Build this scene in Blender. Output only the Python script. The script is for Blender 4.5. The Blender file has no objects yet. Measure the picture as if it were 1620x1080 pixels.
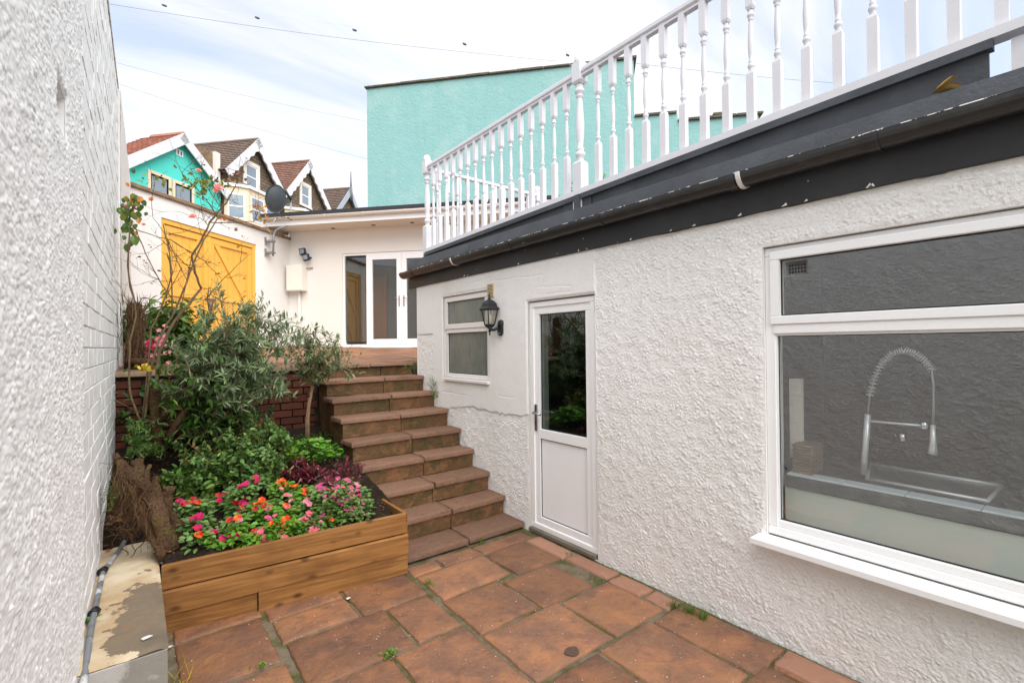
import bpy, bmesh, math, random
import numpy as np
from mathutils import Vector, Matrix, noise as mnoise
random.seed(7); np.random.seed(7)
scene = bpy.context.scene
col = scene.collection
R = math.radians

# ------------------------------------------------------------------ camera
FPX, CXP, CYP = 758., 810., 540.
YAW, PITCH, ROLL, EYE = R(38.3), R(0.42), R(0.6), 1.6
def cam_basis():
    s, c = math.sin(YAW), math.cos(YAW)
    f = Vector((s*math.cos(PITCH), c*math.cos(PITCH), math.sin(PITCH)))
    r = Vector((c, -s, 0)); u = Vector((-s*math.sin(PITCH), -c*math.sin(PITCH), math.cos(PITCH)))
    cr, sr = math.cos(ROLL), math.sin(ROLL)
    return cr*r-sr*u, sr*r+cr*u, f
CR, CU, CF = cam_basis()
cam_d = bpy.data.cameras.new('camera'); cam = bpy.data.objects.new('camera', cam_d); col.objects.link(cam)
cam_d.sensor_width = 36; cam_d.lens = FPX/1620*36; cam_d.clip_start = .02; cam_d.clip_end = 2000
m = Matrix((CR, CU, -CF)).transposed().to_4x4(); m.translation = (0, 0, EYE); cam.matrix_world = m
scene.camera = cam

# ------------------------------------------------------------------ light
SUN_EL, SUN_AZ = R(52), R(183)          # azimuth clockwise from +Y
w = bpy.data.worlds.new('World'); scene.world = w; w.use_nodes = True
nt = w.node_tree; nt.nodes.clear()
def N(t, typ, **kw):
    n = t.nodes.new(typ)
    for k, v in kw.items():
        if k in n.inputs: n.inputs[k].default_value = v
        else: setattr(n, k, v)
    return n
L = nt.links.new
sky = N(nt, 'ShaderNodeTexSky', sky_type='NISHITA', sun_disc=False, sun_elevation=SUN_EL, sun_rotation=SUN_AZ, air_density=1.0, dust_density=1.0)
tc = N(nt, 'ShaderNodeTexCoord'); sp = N(nt, 'ShaderNodeSeparateXYZ'); L(tc.outputs['Generated'], sp.inputs[0])
zz = N(nt, 'ShaderNodeMath', operation='MAXIMUM'); L(sp.outputs[2], zz.inputs[0]); zz.inputs[1].default_value = 0
za = N(nt, 'ShaderNodeMath', operation='ADD'); L(zz.outputs[0], za.inputs[0]); za.inputs[1].default_value = .22
dv = N(nt, 'ShaderNodeVectorMath', operation='DIVIDE'); cb = N(nt, 'ShaderNodeCombineXYZ')
for i in range(3): L(za.outputs[0], cb.inputs[i])
L(tc.outputs['Generated'], dv.inputs[0]); L(cb.outputs[0], dv.inputs[1])
mp = N(nt, 'ShaderNodeMapping'); L(dv.outputs[0], mp.inputs[0]); mp.inputs['Rotation'].default_value = (0, 0, R(28)); mp.inputs['Scale'].default_value = (.55, 1.9, .4)
mp.inputs['Location'].default_value = (1.3, .4, 0)
n1 = N(nt, 'ShaderNodeTexNoise', Scale=1.5, Detail=7.0, Roughness=.55, Distortion=.5); L(mp.outputs[0], n1.inputs[0])
cr_ = N(nt, 'ShaderNodeValToRGB'); L(n1.outputs[0], cr_.inputs[0])
cr_.color_ramp.elements[0].position = .34; cr_.color_ramp.elements[0].color = (.50,)*3+(1,)
cr_.color_ramp.elements[1].position = .56; cr_.color_ramp.elements[1].color = (1,)*3+(1,)
n2 = N(nt, 'ShaderNodeTexNoise', Scale=1.1, Detail=3.0); L(mp.outputs[0], n2.inputs[0])
cc = N(nt, 'ShaderNodeValToRGB'); L(n2.outputs[0], cc.inputs[0])
cc.color_ramp.elements[0].position = .35; cc.color_ramp.elements[0].color = (.84, .90, 1.0, 1)
cc.color_ramp.elements[1].position = .62; cc.color_ramp.elements[1].color = (.98, .98, 1.03, 1)
b1 = N(nt, 'ShaderNodeBackground', Strength=.082); L(sky.outputs[0], b1.inputs[0])
b2 = N(nt, 'ShaderNodeBackground', Strength=.325); L(cc.outputs[0], b2.inputs[0])
mx = N(nt, 'ShaderNodeMixShader'); L(cr_.outputs[0], mx.inputs[0]); L(b1.outputs[0], mx.inputs[1]); L(b2.outputs[0], mx.inputs[2])
wo = N(nt, 'ShaderNodeOutputWorld'); L(mx.outputs[0], wo.inputs[0])
sun_d = bpy.data.lights.new('sun', 'SUN'); sun_d.energy = 1.5; sun_d.angle = R(75); sun_d.color = (1, .975, .94)
sun = bpy.data.objects.new('sun', sun_d); col.objects.link(sun)
sd = Vector((math.sin(SUN_AZ)*math.cos(SUN_EL), math.cos(SUN_AZ)*math.cos(SUN_EL), math.sin(SUN_EL)))
sun.rotation_euler = sd.to_track_quat('Z', 'Y').to_euler()
vs = scene.view_settings; vs.view_transform = 'Standard'; vs.look = 'None'; vs.gamma = 1; vs.exposure = 1.80; vs.use_curve_mapping = False
scene.cycles.max_bounces = 8; scene.cycles.transparent_max_bounces = 12

# ------------------------------------------------------------------ pixel -> point on a real plane (measuring aid)
def ray(px, py): return ((px-CXP)/FPX)*CR - ((py-CYP)/FPX)*CU + CF
E0 = Vector((0, 0, EYE))
def onX(px, py, X): r = ray(px, py); return E0 + r*(X/r.x)
def onY(px, py, Y): r = ray(px, py); return E0 + r*(Y/r.y)
def onZ(px, py, Z): r = ray(px, py); return E0 + r*((Z-EYE)/r.z)
def onP(px, py, p0, n): r = ray(px, py); return E0 + r*((Vector(p0)-E0).dot(n)/r.dot(n))

# ------------------------------------------------------------------ materials
def mat(name, c, rough=.6, spec=.4, metal=0, bump=None, var=None, island=0, objrand=0, speck=None, trans=0):
    """bump=(scale,strength,distance) var=(scale,amount,colour2,lo,hi) speck=(scale,thresh,colour)"""
    M = bpy.data.materials.new(name); M.use_nodes = True; t = M.node_tree; l = t.links.new
    b = t.nodes['Principled BSDF']; b.inputs['Roughness'].default_value = rough; b.inputs['Metallic'].default_value = metal
    b.inputs['Specular IOR Level'].default_value = spec
    tcn = N(t, 'ShaderNodeTexCoord'); cur = None
    rgb = N(t, 'ShaderNodeRGB'); rgb.outputs[0].default_value = (*c, 1); cur = rgb.outputs[0]
    def mixc(fac, a, bcol, mode='MIX', f=1.0):
        mxn = N(t, 'ShaderNodeMix', data_type='RGBA', blend_type=mode)
        if hasattr(fac, 'links'): l(fac, mxn.inputs[0])
        else: mxn.inputs[0].default_value = fac
        l(a, mxn.inputs[6])
        if hasattr(bcol, 'links'): l(bcol, mxn.inputs[7])
        else: mxn.inputs[7].default_value = (*bcol, 1)
        return mxn.outputs[2]
    for v in (var or []):
        sc, amt, c2, lo, hi = v[:5]
        mpn = N(t, 'ShaderNodeMapping'); l(tcn.outputs['Object'], mpn.inputs[0])
        if len(v) > 5: mpn.inputs['Scale'].default_value = v[5]
        if objrand or len(v) > 6:
            oi = N(t, 'ShaderNodeObjectInfo'); vm = N(t, 'ShaderNodeVectorMath', operation='SCALE'); l(oi.outputs['Location'], vm.inputs[0]); vm.inputs['Scale'].default_value = 3.7
            l(vm.outputs[0], mpn.inputs['Location'])
        nn = N(t, 'ShaderNodeTexNoise', Scale=sc, Detail=6.0, Roughness=.6); l(mpn.outputs[0], nn.inputs[0])
        mr = N(t, 'ShaderNodeMapRange'); l(nn.outputs[0], mr.inputs[0]); mr.inputs[1].default_value = lo; mr.inputs[2].default_value = hi; mr.inputs[4].default_value = amt
        cur = mixc(mr.outputs[0], cur, c2)
    if objrand or island:
        src = N(t, 'ShaderNodeObjectInfo').outputs['Random'] if objrand else N(t, 'ShaderNodeNewGeometry').outputs['Random Per Island']
        a = objrand or island
        mr = N(t, 'ShaderNodeMapRange'); l(src, mr.inputs[0]); mr.inputs[3].default_value = 1-a; mr.inputs[4].default_value = 1+a
        hs = N(t, 'ShaderNodeHueSaturation'); l(cur, hs.inputs['Color']); l(mr.outputs[0], hs.inputs['Value'])
        if island:
            m2 = N(t, 'ShaderNodeMath', operation='MULTIPLY'); l(src, m2.inputs[0]); m2.inputs[1].default_value = 7.31
            fr = N(t, 'ShaderNodeMath', operation='FRACT'); l(m2.outputs[0], fr.inputs[0])
            mh = N(t, 'ShaderNodeMapRange'); l(fr.outputs[0], mh.inputs[0]); mh.inputs[3].default_value = .47; mh.inputs[4].default_value = .53
            l(mh.outputs[0], hs.inputs['Hue'])
        cur = hs.outputs[0]
    if speck:
        nn = N(t, 'ShaderNodeTexVoronoi', Scale=speck[0]); l(tcn.outputs['Object'], nn.inputs[0])
        ms = N(t, 'ShaderNodeMath', operation='LESS_THAN'); l(nn.outputs['Distance'], ms.inputs[0]); ms.inputs[1].default_value = speck[1]
        cur = mixc(ms.outputs[0], cur, speck[2])
    l(cur, b.inputs['Base Color'])
    if bump:
        last = None
        for (sc, st, di) in bump:
            nn = N(t, 'ShaderNodeTexNoise', Scale=sc, Detail=5.0, Roughness=.6); l(tcn.outputs['Object'], nn.inputs[0])
            bp = N(t, 'ShaderNodeBump', Strength=st, Distance=di); l(nn.outputs[0], bp.inputs['Height'])
            if last: l(last, bp.inputs['Normal'])
            last = bp.outputs[0]
        l(last, b.inputs['Normal'])
    if trans:
        out = t.nodes['Material Output']; tr = N(t, 'ShaderNodeBsdfTranslucent'); l(cur, tr.inputs[0]); ms = N(t, 'ShaderNodeMixShader'); ms.inputs[0].default_value = trans
        l(b.outputs[0], ms.inputs[1]); l(tr.outputs[0], ms.inputs[2]); l(ms.outputs[0], out.inputs[0])
    return M
def glass(name, tint=(.95, .97, .965), rough=0.0, rfl=1.0, bumpy=0, f0=.115):
    """window glass: fresnel reflection over a clear transparent pane"""
    M = bpy.data.materials.new(name); M.use_nodes = True; t = M.node_tree; l = t.links.new
    t.nodes.remove(t.nodes['Principled BSDF']); out = t.nodes['Material Output']
    g = N(t, 'ShaderNodeBsdfGlossy', Roughness=rough); g.inputs[0].default_value = (rfl,)*3+(1,)
    tr = N(t, 'ShaderNodeBsdfTransparent'); tr.inputs[0].default_value = (*tint, 1)
    lw_ = N(t, 'ShaderNodeLayerWeight', Blend=.5); pw = N(t, 'ShaderNodeMath', operation='POWER'); l(lw_.outputs['Facing'], pw.inputs[0]); pw.inputs[1].default_value = 4.2
    fr = N(t, 'ShaderNodeMapRange'); l(pw.outputs[0], fr.inputs[0]); fr.inputs[3].default_value = f0; fr.inputs[4].default_value = 1
    ms = N(t, 'ShaderNodeMixShader'); l(fr.outputs[0], ms.inputs[0]); l(tr.outputs[0], ms.inputs[1]); l(g.outputs[0], ms.inputs[2]); l(ms.outputs[0], out.inputs[0])
    if bumpy:
        tcn = N(t, 'ShaderNodeTexCoord'); mpn = N(t, 'ShaderNodeMapping'); l(tcn.outputs['Object'], mpn.inputs[0]); mpn.inputs['Scale'].default_value = (1, 4, 1)
        nn = N(t, 'ShaderNodeTexNoise', Scale=bumpy, Detail=2.0); l(mpn.outputs[0], nn.inputs[0]); bp = N(t, 'ShaderNodeBump', Strength=.5, Distance=.002); l(nn.outputs[0], bp.inputs['Height']); l(bp.outputs[0], g.inputs['Normal'])
    return M
WH = (.90, .888, .868)
M = {}
M['render'] = mat('painted_render', WH, .75, .2, bump=[(150, .8, .006)], var=[(85, .38, (.50, .48, .45), .55, .70), (.6, .3, (.72, .70, .64), .5, .7, (1, 3, .5)), (1.3, .25, (.70, .675, .63), .45, .75), (9, .14, (.62, .59, .54), .55, .75)])  # finest grey specks put shade of the pits, and dirt, into the colour
M['roughcast'] = mat('roughcast_paint', (.90, .895, .885), .7, .25, var=[(3, .25, (.72, .71, .69), .45, .75), (70, .32, (.50, .49, .47), .56, .70)])  # small grey specks stand in for shade between pebbles, plus dirt
M['smooth'] = mat('smooth_painted_render', (.80, .775, .74), .7, .25, bump=[(5, .5, .02), (30, .35, .006)], var=[(1.1, .3, (.72, .68, .62), .45, .7), (7, .2, (.62, .57, .5), .58, .75)])
M['pbrick'] = mat('painted_brick', (.90, .895, .885), .6, .3, bump=[(22, .6, .012), (90, .3, .004)], var=[(7, .3, (.62, .61, .59), .5, .8)], objrand=.03)
M['pmortar'] = mat('painted_mortar', (.70, .69, .67), .8, .2, bump=[(40, .5, .01)], var=[(9, .8, (.30, .28, .26), .5, .60)])
M['upvc'] = mat('white_upvc', (.90, .90, .90), .28, .45, var=[(2.5, .12, (.66, .65, .62), .5, .8)])
M['upvcworn'] = mat('worn_white_upvc', (.80, .77, .74), .4, .4, var=[(14, .4, (.52, .40, .33), .6, .75)])
M['wpaint'] = mat('white_gloss_paint', (.70, .69, .715), .4, .4, bump=[(40, .25, .003)], var=[(9, .3, (.60, .58, .57), .55, .75), (60, .35, (.35, .33, .31), .68, .76)])
M['black'] = mat('black_fascia_paint', (.026, .026, .028), .5, .35, bump=[(4, .4, .01), (60, .2, .002)], var=[(2, .5, (.055, .057, .06), .45, .7), (25, .2, (.15, .14, .13), .66, .74)], speck=(9, .035, (.6, .58, .55)))
M['rim'] = mat('chipped_gutter_rim', (.05, .05, .055), .5, .3, var=[(3, 1, (.78, .76, .72), .52, .56, (1, 6, 1))])
M['gutter'] = mat('black_gutter_plastic', (.028, .027, .027), .32, .5, bump=[(6, .4, .01)], var=[(8, .35, (.09, .085, .08), .55, .7), (18, .8, (.6, .58, .55), .70, .73, (1, .35, 3))])
M['felt'] = mat('painted_roof_felt', (.060, .065, .074), .6, .35, bump=[(60, .5, .006), (6, .4, .015)], var=[(3, .4, (.12, .13, .145), .45, .7)])
M['slab'] = mat('riven_red_paving', (.27, .13, .066), .55, .4, bump=[(6, .7, .03), (28, .8, .010), (150, .6, .004)],
    var=[(2.2, .85, (.165, .085, .058), .42, .62), (5, .55, (.44, .185, .078), .47, .66), (12, .55, (.10, .062, .042), .54, .72), (45, .35, (.34, .19, .11), .58, .70)], objrand=.2, speck=(30, .022, (.55, .42, .33)))
M['stepslab'] = mat('worn_step_paving', (.225, .125, .080), .7, .3, bump=[(7, .6, .02), (35, .9, .010), (140, .6, .004)],
    var=[(3, .7, (.20, .115, .075), .42, .65), (9, .4, (.35, .20, .13), .55, .75), (26, .6, (.12, .07, .042), .55, .68)], objrand=.16, speck=(22, .03, (.6, .5, .42)))
M['riser'] = mat('mossy_step_riser', (.15, .078, .036), .65, .3, bump=[(7, .7, .03), (35, .9, .012)],
    var=[(4, .8, (.085, .066, .024), .42, .6), (9, .8, (.26, .125, .055), .50, .66), (16, .4, (.05, .04, .025), .58, .72)], objrand=.14, speck=(22, .03, (.5, .45, .38)))
M['border'] = mat('pale_red_border_stone', (.35, .18, .115), .6, .35, bump=[(9, .5, .015), (60, .4, .004)], var=[(5, .6, (.33, .17, .11), .45, .65), (14, .3, (.55, .36, .26), .55, .75)], objrand=.1)
M['mortar'] = mat('mossy_mortar', (.20, .16, .11), .9, .1, bump=[(30, .8, .015)], var=[(3.5, .85, (.08, .085, .022), .45, .6), (12, .6, (.05, .04, .03), .5, .7)])
M['conc'] = mat('bare_concrete', (.19, .165, .125), .85, .15, bump=[(20, .5, .01), (90, .4, .004)], var=[(3, .5, (.11, .10, .085), .45, .65), (6, .6, (.30, .19, .12), .62, .72)])
M['soil'] = mat('dark_soil', (.028, .02, .014), .95, .1, bump=[(35, 1, .03), (120, .8, .01)], var=[(10, .5, (.07, .045, .028), .5, .7)], speck=(60, .08, (.18, .12, .08)))
M['timber'] = None
M['brick'] = mat('retaining_brick', (.11, .036, .022), .8, .2, bump=[(20, .5, .01)], var=[(8, .5, (.07, .03, .02), .45, .7)], objrand=.25)
M['bmortar'] = mat('dark_mortar', (.045, .038, .03), .95, .1, bump=[(30, .6, .01)])
M['fac'] = mat('cream_render', (.80, .775, .735), .8, .2, bump=[(60, .1, .003)], var=[(.9, .2, (.74, .69, .62), .45, .7)])
M['soffit'] = mat('soffit_board', (.72, .64, .56), .6, .3)
M['cream'] = mat('cream_paint', (.80, .64, .47), .7, .3, var=[(1.2, .3, (.72, .54, .38), .45, .7)])
M['creamw'] = mat('pale_cream_paint', (.8, .75, .67), .7, .3)
M['yellow'] = mat('yellow_gate_paint', (.82, .445, .08), .5, .4, bump=[(25, .2, .004)], var=[(2, .25, (.76, .38, .055), .45, .7)], objrand=.03)
M['turq'] = mat('turquoise_render', (.27, .50, .485), .85, .15, bump=[(3, .35, .05), (14, .5, .03)], var=[(.5, .35, (.26, .45, .44), .42, .65), (6, .35, (.38, .54, .53), .5, .7, (1, 1, 3)), (3.5, .45, (.22, .40, .39), .55, .75, (1, 1, .12)), (.9, .4, (.38, .56, .54), .52, .6)])
M['turq2'] = mat('bright_turquoise_render', (.10, .66, .57), .8, .2, var=[(.6, .3, (.08, .58, .5), .45, .7)])
M['stonetop'] = mat('weathered_coping', (.13, .11, .085), .9, .15, bump=[(20, .7, .02)], var=[(5, .6, (.26, .22, .17), .5, .7), (9, .5, (.05, .05, .035), .5, .7)])
M['coping'] = mat('brown_coping_stone', (.28, .19, .12), .85, .2, bump=[(20, .6, .01)], var=[(6, .6, (.13, .09, .06), .45, .65)], objrand=.15)
M['darkfelt'] = mat('dark_roof_edge', (.035, .035, .037), .7, .3)
M['gut2'] = mat('cream_gutter', (.78, .74, .69), .4, .4, var=[(6, .3, (.62, .55, .47), .55, .75)])
M['stone'] = mat('pennant_rubble', (.20, .155, .12), .9, .15, var=[(1.0, .4, (.15, .12, .095), .45, .65)])
M['tileb'] = mat('brown_roof_tile', (.17, .125, .105), .85, .2, var=[(2, .6, (.10, .085, .06), .45, .65), (8, .4, (.24, .15, .11), .5, .7)], objrand=.1)
M['tiler'] = mat('red_roof_tile', (.44, .20, .15), .8, .2, var=[(3, .5, (.30, .11, .07), .45, .65)])
M['tilem'] = mat('mixed_red_roof_tile', (.24, .135, .105), .85, .2, var=[(3, .6, (.16, .08, .06), .45, .65)])
M['slate'] = mat('grey_bargeboard', (.38, .43, .50), .6, .3)
M['lead'] = mat('lead_grey', (.13, .14, .155), .5, .4, var=[(6, .4, (.2, .2, .2), .45, .7)])
M['dish'] = mat('dish_grey_metal', (.05, .062, .07), .5, .4, var=[(5, .5, (.09, .10, .10), .45, .7)])
M['galv'] = mat('galvanised_steel', (.30, .31, .32), .45, .5, .6, var=[(9, .5, (.2, .2, .2), .45, .7)])
M['chrome'] = mat('chrome', (.75, .77, .8), .15, .5, 1)
M['tapm'] = mat('bright_tap_metal', (.82, .83, .85), .3, .6, .5)
M['handle'] = mat('chrome_handle', (.5, .5, .52), .25, .5, 1)
M['lampblk'] = mat('lantern_black_metal', (.02, .021, .024), .45, .4, bump=[(60, .2, .003)])
M['lampglass'] = glass('lantern_glass', (.85, .85, .8), .1, .8)
M['bulb'] = mat('bulb_white', (.7, .7, .66), .3)
M['vent'] = mat('cream_plastic_vent', (.68, .52, .30), .5, .4)
M['dark'] = mat('shadow_gap', (.012, .012, .012), .9, .05)
M['gasket'] = mat('black_gasket', (.02, .02, .02), .6, .3)
M['glass'] = glass('clear_glass')
M['glassan'] = glass('annexe_glass', f0=.07)
M['glassd'] = glass('door_glass', (.75, .8, .78))
M['glassf'] = mat('frosted_window_glass', (.15, .175, .155), .22, .7, bump=[(25, .5, .004)], var=[(5, .7, (.085, .11, .085), .4, .65, (1, 6, 1)), (2, .5, (.24, .24, .21), .45, .65)])
M['glassfar'] = mat('far_window_glass', (.24, .29, .34), .12, .6)
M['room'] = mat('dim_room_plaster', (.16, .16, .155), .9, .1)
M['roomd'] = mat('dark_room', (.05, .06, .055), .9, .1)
M['worktop'] = mat('dark_worktop_edge', (.05, .05, .052), .5, .4, bump=[(30, .5, .01)], var=[(14, .6, (.16, .14, .12), .5, .65), (6, .7, (.30, .24, .18), .63, .7)])
M['tilesill'] = mat('pale_blue_tile', (.66, .72, .76), .35, .4)
M['panel'] = mat('pale_green_panel', (.76, .78, .73), .6, .3, var=[(3, .3, (.66, .68, .62), .45, .7)])
M['wicker'] = mat('wicker', (.22, .15, .11), .8, .2, objrand=.2)
M['steel'] = mat('sink_steel', (.45, .46, .47), .35, .5, .9)
M['pine'] = mat('pine_door', (.30, .14, .06), .5, .4, var=[(3, .5, (.2, .09, .035), .4, .7, (8, 8, 1))])
M['floor'] = mat('room_floor', (.12, .07, .04), .5, .4)
M['pipe'] = mat('grey_worn_pipe', (.20, .21, .225), .5, .4, var=[(7, .9, (.62, .62, .62), .56, .60), (20, .5, (.05, .05, .05), .5, .7)])
M['cable'] = mat('black_cable', (.015, .015, .017), .5, .4)
M['bark'] = mat('olive_bark', (.27, .17, .095), .85, .15, bump=[(50, .6, .01)], var=[(15, .6, (.15, .09, .05), .45, .65)])
M['rosebark'] = mat('rose_stem_bark', (.13, .085, .05), .8, .2, bump=[(50, .5, .01)], var=[(9, .6, (.20, .16, .07), .45, .6), (16, .4, (.06, .035, .03), .5, .7)])
M['rosetwig'] = mat('rose_twig', (.10, .06, .042), .8, .2, var=[(9, .5, (.14, .13, .05), .45, .6)])
M['stump'] = mat('mossy_stump_wood', (.15, .088, .05), .95, .1, bump=[(12, 1, .06), (60, 1, .025)], var=[(5, .7, (.07, .04, .025), .42, .6), (9, .7, (.16, .13, .035), .52, .66), (40, .5, (.30, .19, .10), .55, .7)])
M['root'] = mat('fibrous_root', (.15, .09, .05), .95, .1, island=.5)
def leafm(n, c, isl=.45, rough=.42, trans=.22, spec=.5): return mat(n, c, rough, spec, island=isl, trans=trans)
M['olive'] = leafm('olive_leaf', (.185, .245, .11), .55)
M['olive2'] = leafm('greygreen_leaf', (.185, .255, .125), .6)
M['green'] = leafm('mid_green_leaf', (.095, .19, .03), .55)
M['bright'] = leafm('bright_green_leaf', (.12, .28, .02), .4)
M['ylime'] = leafm('yellow_green_leaf', (.20, .24, .03), .5)
M['fern'] = leafm('dark_green_leaf', (.06, .125, .026), .6)
M['roseleaf'] = leafm('rose_leaf', (.13, .235, .055), .6)
M['bronze'] = leafm('bronze_tip_leaf', (.27, .085, .04), .5)
M['orangeleaf'] = leafm('orange_leaf', (.60, .27, .03), .35)
M['yleaf'] = leafm('yellow_leaf', (.55, .42, .03), .35)
M['burg'] = leafm('burgundy_leaf', (.17, .022, .038), .5)
M['spent'] = leafm('spent_pale_flower', (.45, .30, .24), .3)
M['grassm'] = leafm('grass_blade', (.11, .19, .03), .4)
M['pinkpet'] = leafm('pink_petal', (.82, .17, .26), .2, .5, .3, .2)
M['lpink'] = leafm('pale_pink_petal', (.85, .30, .40), .2, .5, .3, .2)
M['mag'] = leafm('magenta_petal', (.62, .025, .17), .25, .5, .3, .2)
M['orange'] = leafm('orange_red_petal', (.85, .10, .025), .2, .5, .3, .2)
M['red'] = leafm('crimson_petal', (.62, .02, .055), .25, .5, .3, .2)
M['mauve'] = leafm('pink_mauve_petal', (.72, .12, .33), .25, .5, .3, .2)
M['purp'] = leafm('purple_petal', (.28, .02, .22), .25, .5, .3, .2)
M['rosepet'] = leafm('rose_pink_petal', (.88, .38, .36), .12, .5, .35, .2)
M['peach'] = leafm('peach_petal', (.85, .36, .22), .12, .5, .35, .2)
M['pale'] = mat('white_fleck', (.75, .73, .70), .7)
M['dryleaf'] = leafm('dry_leaf', (.22, .10, .045), .5)
M['redchip'] = mat('red_brick_chip', (.40, .12, .06), .8)

def timber():
    Mt = mat('planter_timber', (.38, .18, .06), .7, .25, bump=[(60, .3, .003)]); t = Mt.node_tree; l = t.links.new; b = t.nodes['Principled BSDF']
    tcn = N(t, 'ShaderNodeTexCoord'); oi = N(t, 'ShaderNodeObjectInfo')
    off = N(t, 'ShaderNodeVectorMath', operation='ADD'); cbn = N(t, 'ShaderNodeCombineXYZ'); mu = N(t, 'ShaderNodeMath', operation='MULTIPLY'); l(oi.outputs['Random'], mu.inputs[0]); mu.inputs[1].default_value = 17
    l(mu.outputs[0], cbn.inputs[0]); l(mu.outputs[0], cbn.inputs[2]); l(tcn.outputs['Object'], off.inputs[0]); l(cbn.outputs[0], off.inputs[1])
    # knots
    mpk = N(t, 'ShaderNodeMapping'); mpk.inputs['Scale'].default_value = (5.5, 3, 10.0); l(off.outputs[0], mpk.inputs[0])
    vo = N(t, 'ShaderNodeTexVoronoi', Scale=1.0, Randomness=1.0); l(mpk.outputs[0], vo.inputs[0])
    # grain
    mpg = N(t, 'ShaderNodeMapping'); mpg.inputs['Scale'].default_value = (1.6, 1.6, 28); l(off.outputs[0], mpg.inputs[0])
    ad = N(t, 'ShaderNodeVectorMath', operation='SCALE'); 
    ng = N(t, 'ShaderNodeTexNoise', Scale=1.6, Detail=6.0, Distortion=.8); l(mpg.outputs[0], ng.inputs[0])
    r1 = N(t, 'ShaderNodeValToRGB'); l(ng.outputs[0], r1.inputs[0])
    e = r1.color_ramp.elements; e[0].position = .25; e[0].color = (.17, .068, .020, 1); e[1].position = .75; e[1].color = (.44, .215, .066, 1)
    r2 = N(t, 'ShaderNodeMapRange'); l(vo.outputs['Distance'], r2.inputs[0]); r2.inputs[1].default_value = .07; r2.inputs[2].default_value = .22; r2.inputs[3].default_value = .97; r2.inputs[4].default_value = 0
    m1 = N(t, 'ShaderNodeMix', data_type='RGBA'); l(r2.outputs[0], m1.inputs[0]); l(r1.outputs[0], m1.inputs[6]); m1.inputs[7].default_value = (.075, .028, .010, 1)
    nst = N(t, 'ShaderNodeTexNoise', Scale=3.5, Detail=4.0); l(off.outputs[0], nst.inputs[0])
    r3 = N(t, 'ShaderNodeMapRange'); l(nst.outputs[0], r3.inputs[0]); r3.inputs[1].default_value = .5; r3.inputs[2].default_value = .75; r3.inputs[4].default_value = .8
    m3 = N(t, 'ShaderNodeMix', data_type='RGBA'); l(r3.outputs[0], m3.inputs[0]); l(m1.outputs[2], m3.inputs[6]); m3.inputs[7].default_value = (.19, .085, .028, 1)
    l(m3.outputs[2], b.inputs['Base Color'])
    sc = N(t, 'ShaderNodeSeparateColor'); l(vo.outputs['Color'], sc.inputs[0]); gt_ = N(t, 'ShaderNodeMath', operation='GREATER_THAN'); l(sc.outputs[0], gt_.inputs[0]); gt_.inputs[1].default_value = .3
    mk = N(t, 'ShaderNodeMath', operation='MULTIPLY'); l(r2.outputs[0], mk.inputs[0]); l(gt_.outputs[0], mk.inputs[1]); l(mk.outputs[0], m1.inputs[0])
    return Mt
M['timber'] = timber()
def course_bump(Mx, scz, scx, d, colr=None, amt=.6):
    """recessed courses for far masonry and roofs"""
    t = Mx.node_tree; l = t.links.new; b = t.nodes['Principled BSDF']; tcn = N(t, 'ShaderNodeTexCoord')
    sx = N(t, 'ShaderNodeSeparateXYZ'); l(tcn.outputs['Object'], sx.inputs[0]); cx = N(t, 'ShaderNodeCombineXYZ'); l(sx.outputs[0], cx.inputs[0]); l(sx.outputs[2], cx.inputs[1])
    br = N(t, 'ShaderNodeTexBrick', Scale=1.0); br.inputs['Brick Width'].default_value = scx; br.inputs['Row Height'].default_value = scz; br.inputs['Mortar Size'].default_value = scz*.12
    br.inputs['Color1'].default_value = (.75, .75, .75, 1); br.inputs['Color2'].default_value = (1.25, 1.2, 1.1, 1); br.inputs['Mortar'].default_value = (.55, .5, .45, 1); l(cx.outputs[0], br.inputs[0])
    old = b.inputs['Base Color'].links[0].from_socket; mm = N(t, 'ShaderNodeMix', data_type='RGBA', blend_type='MULTIPLY'); mm.inputs[0].default_value = amt
    l(old, mm.inputs[6]); l(br.outputs[0], mm.inputs[7]); l(mm.outputs[2], b.inputs['Base Color'])
    bp = N(t, 'ShaderNodeBump', Strength=.8, Distance=d); l(br.outputs['Fac'], bp.inputs['Height']); bp.invert = True; l(bp.outputs[0], b.inputs['Normal'])
course_bump(M['stone'], .2, .42, .03, amt=1)
for k in ('tileb', 'tiler', 'tilem'): course_bump(M[k], .16, .28, .05, amt=.8)

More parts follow.
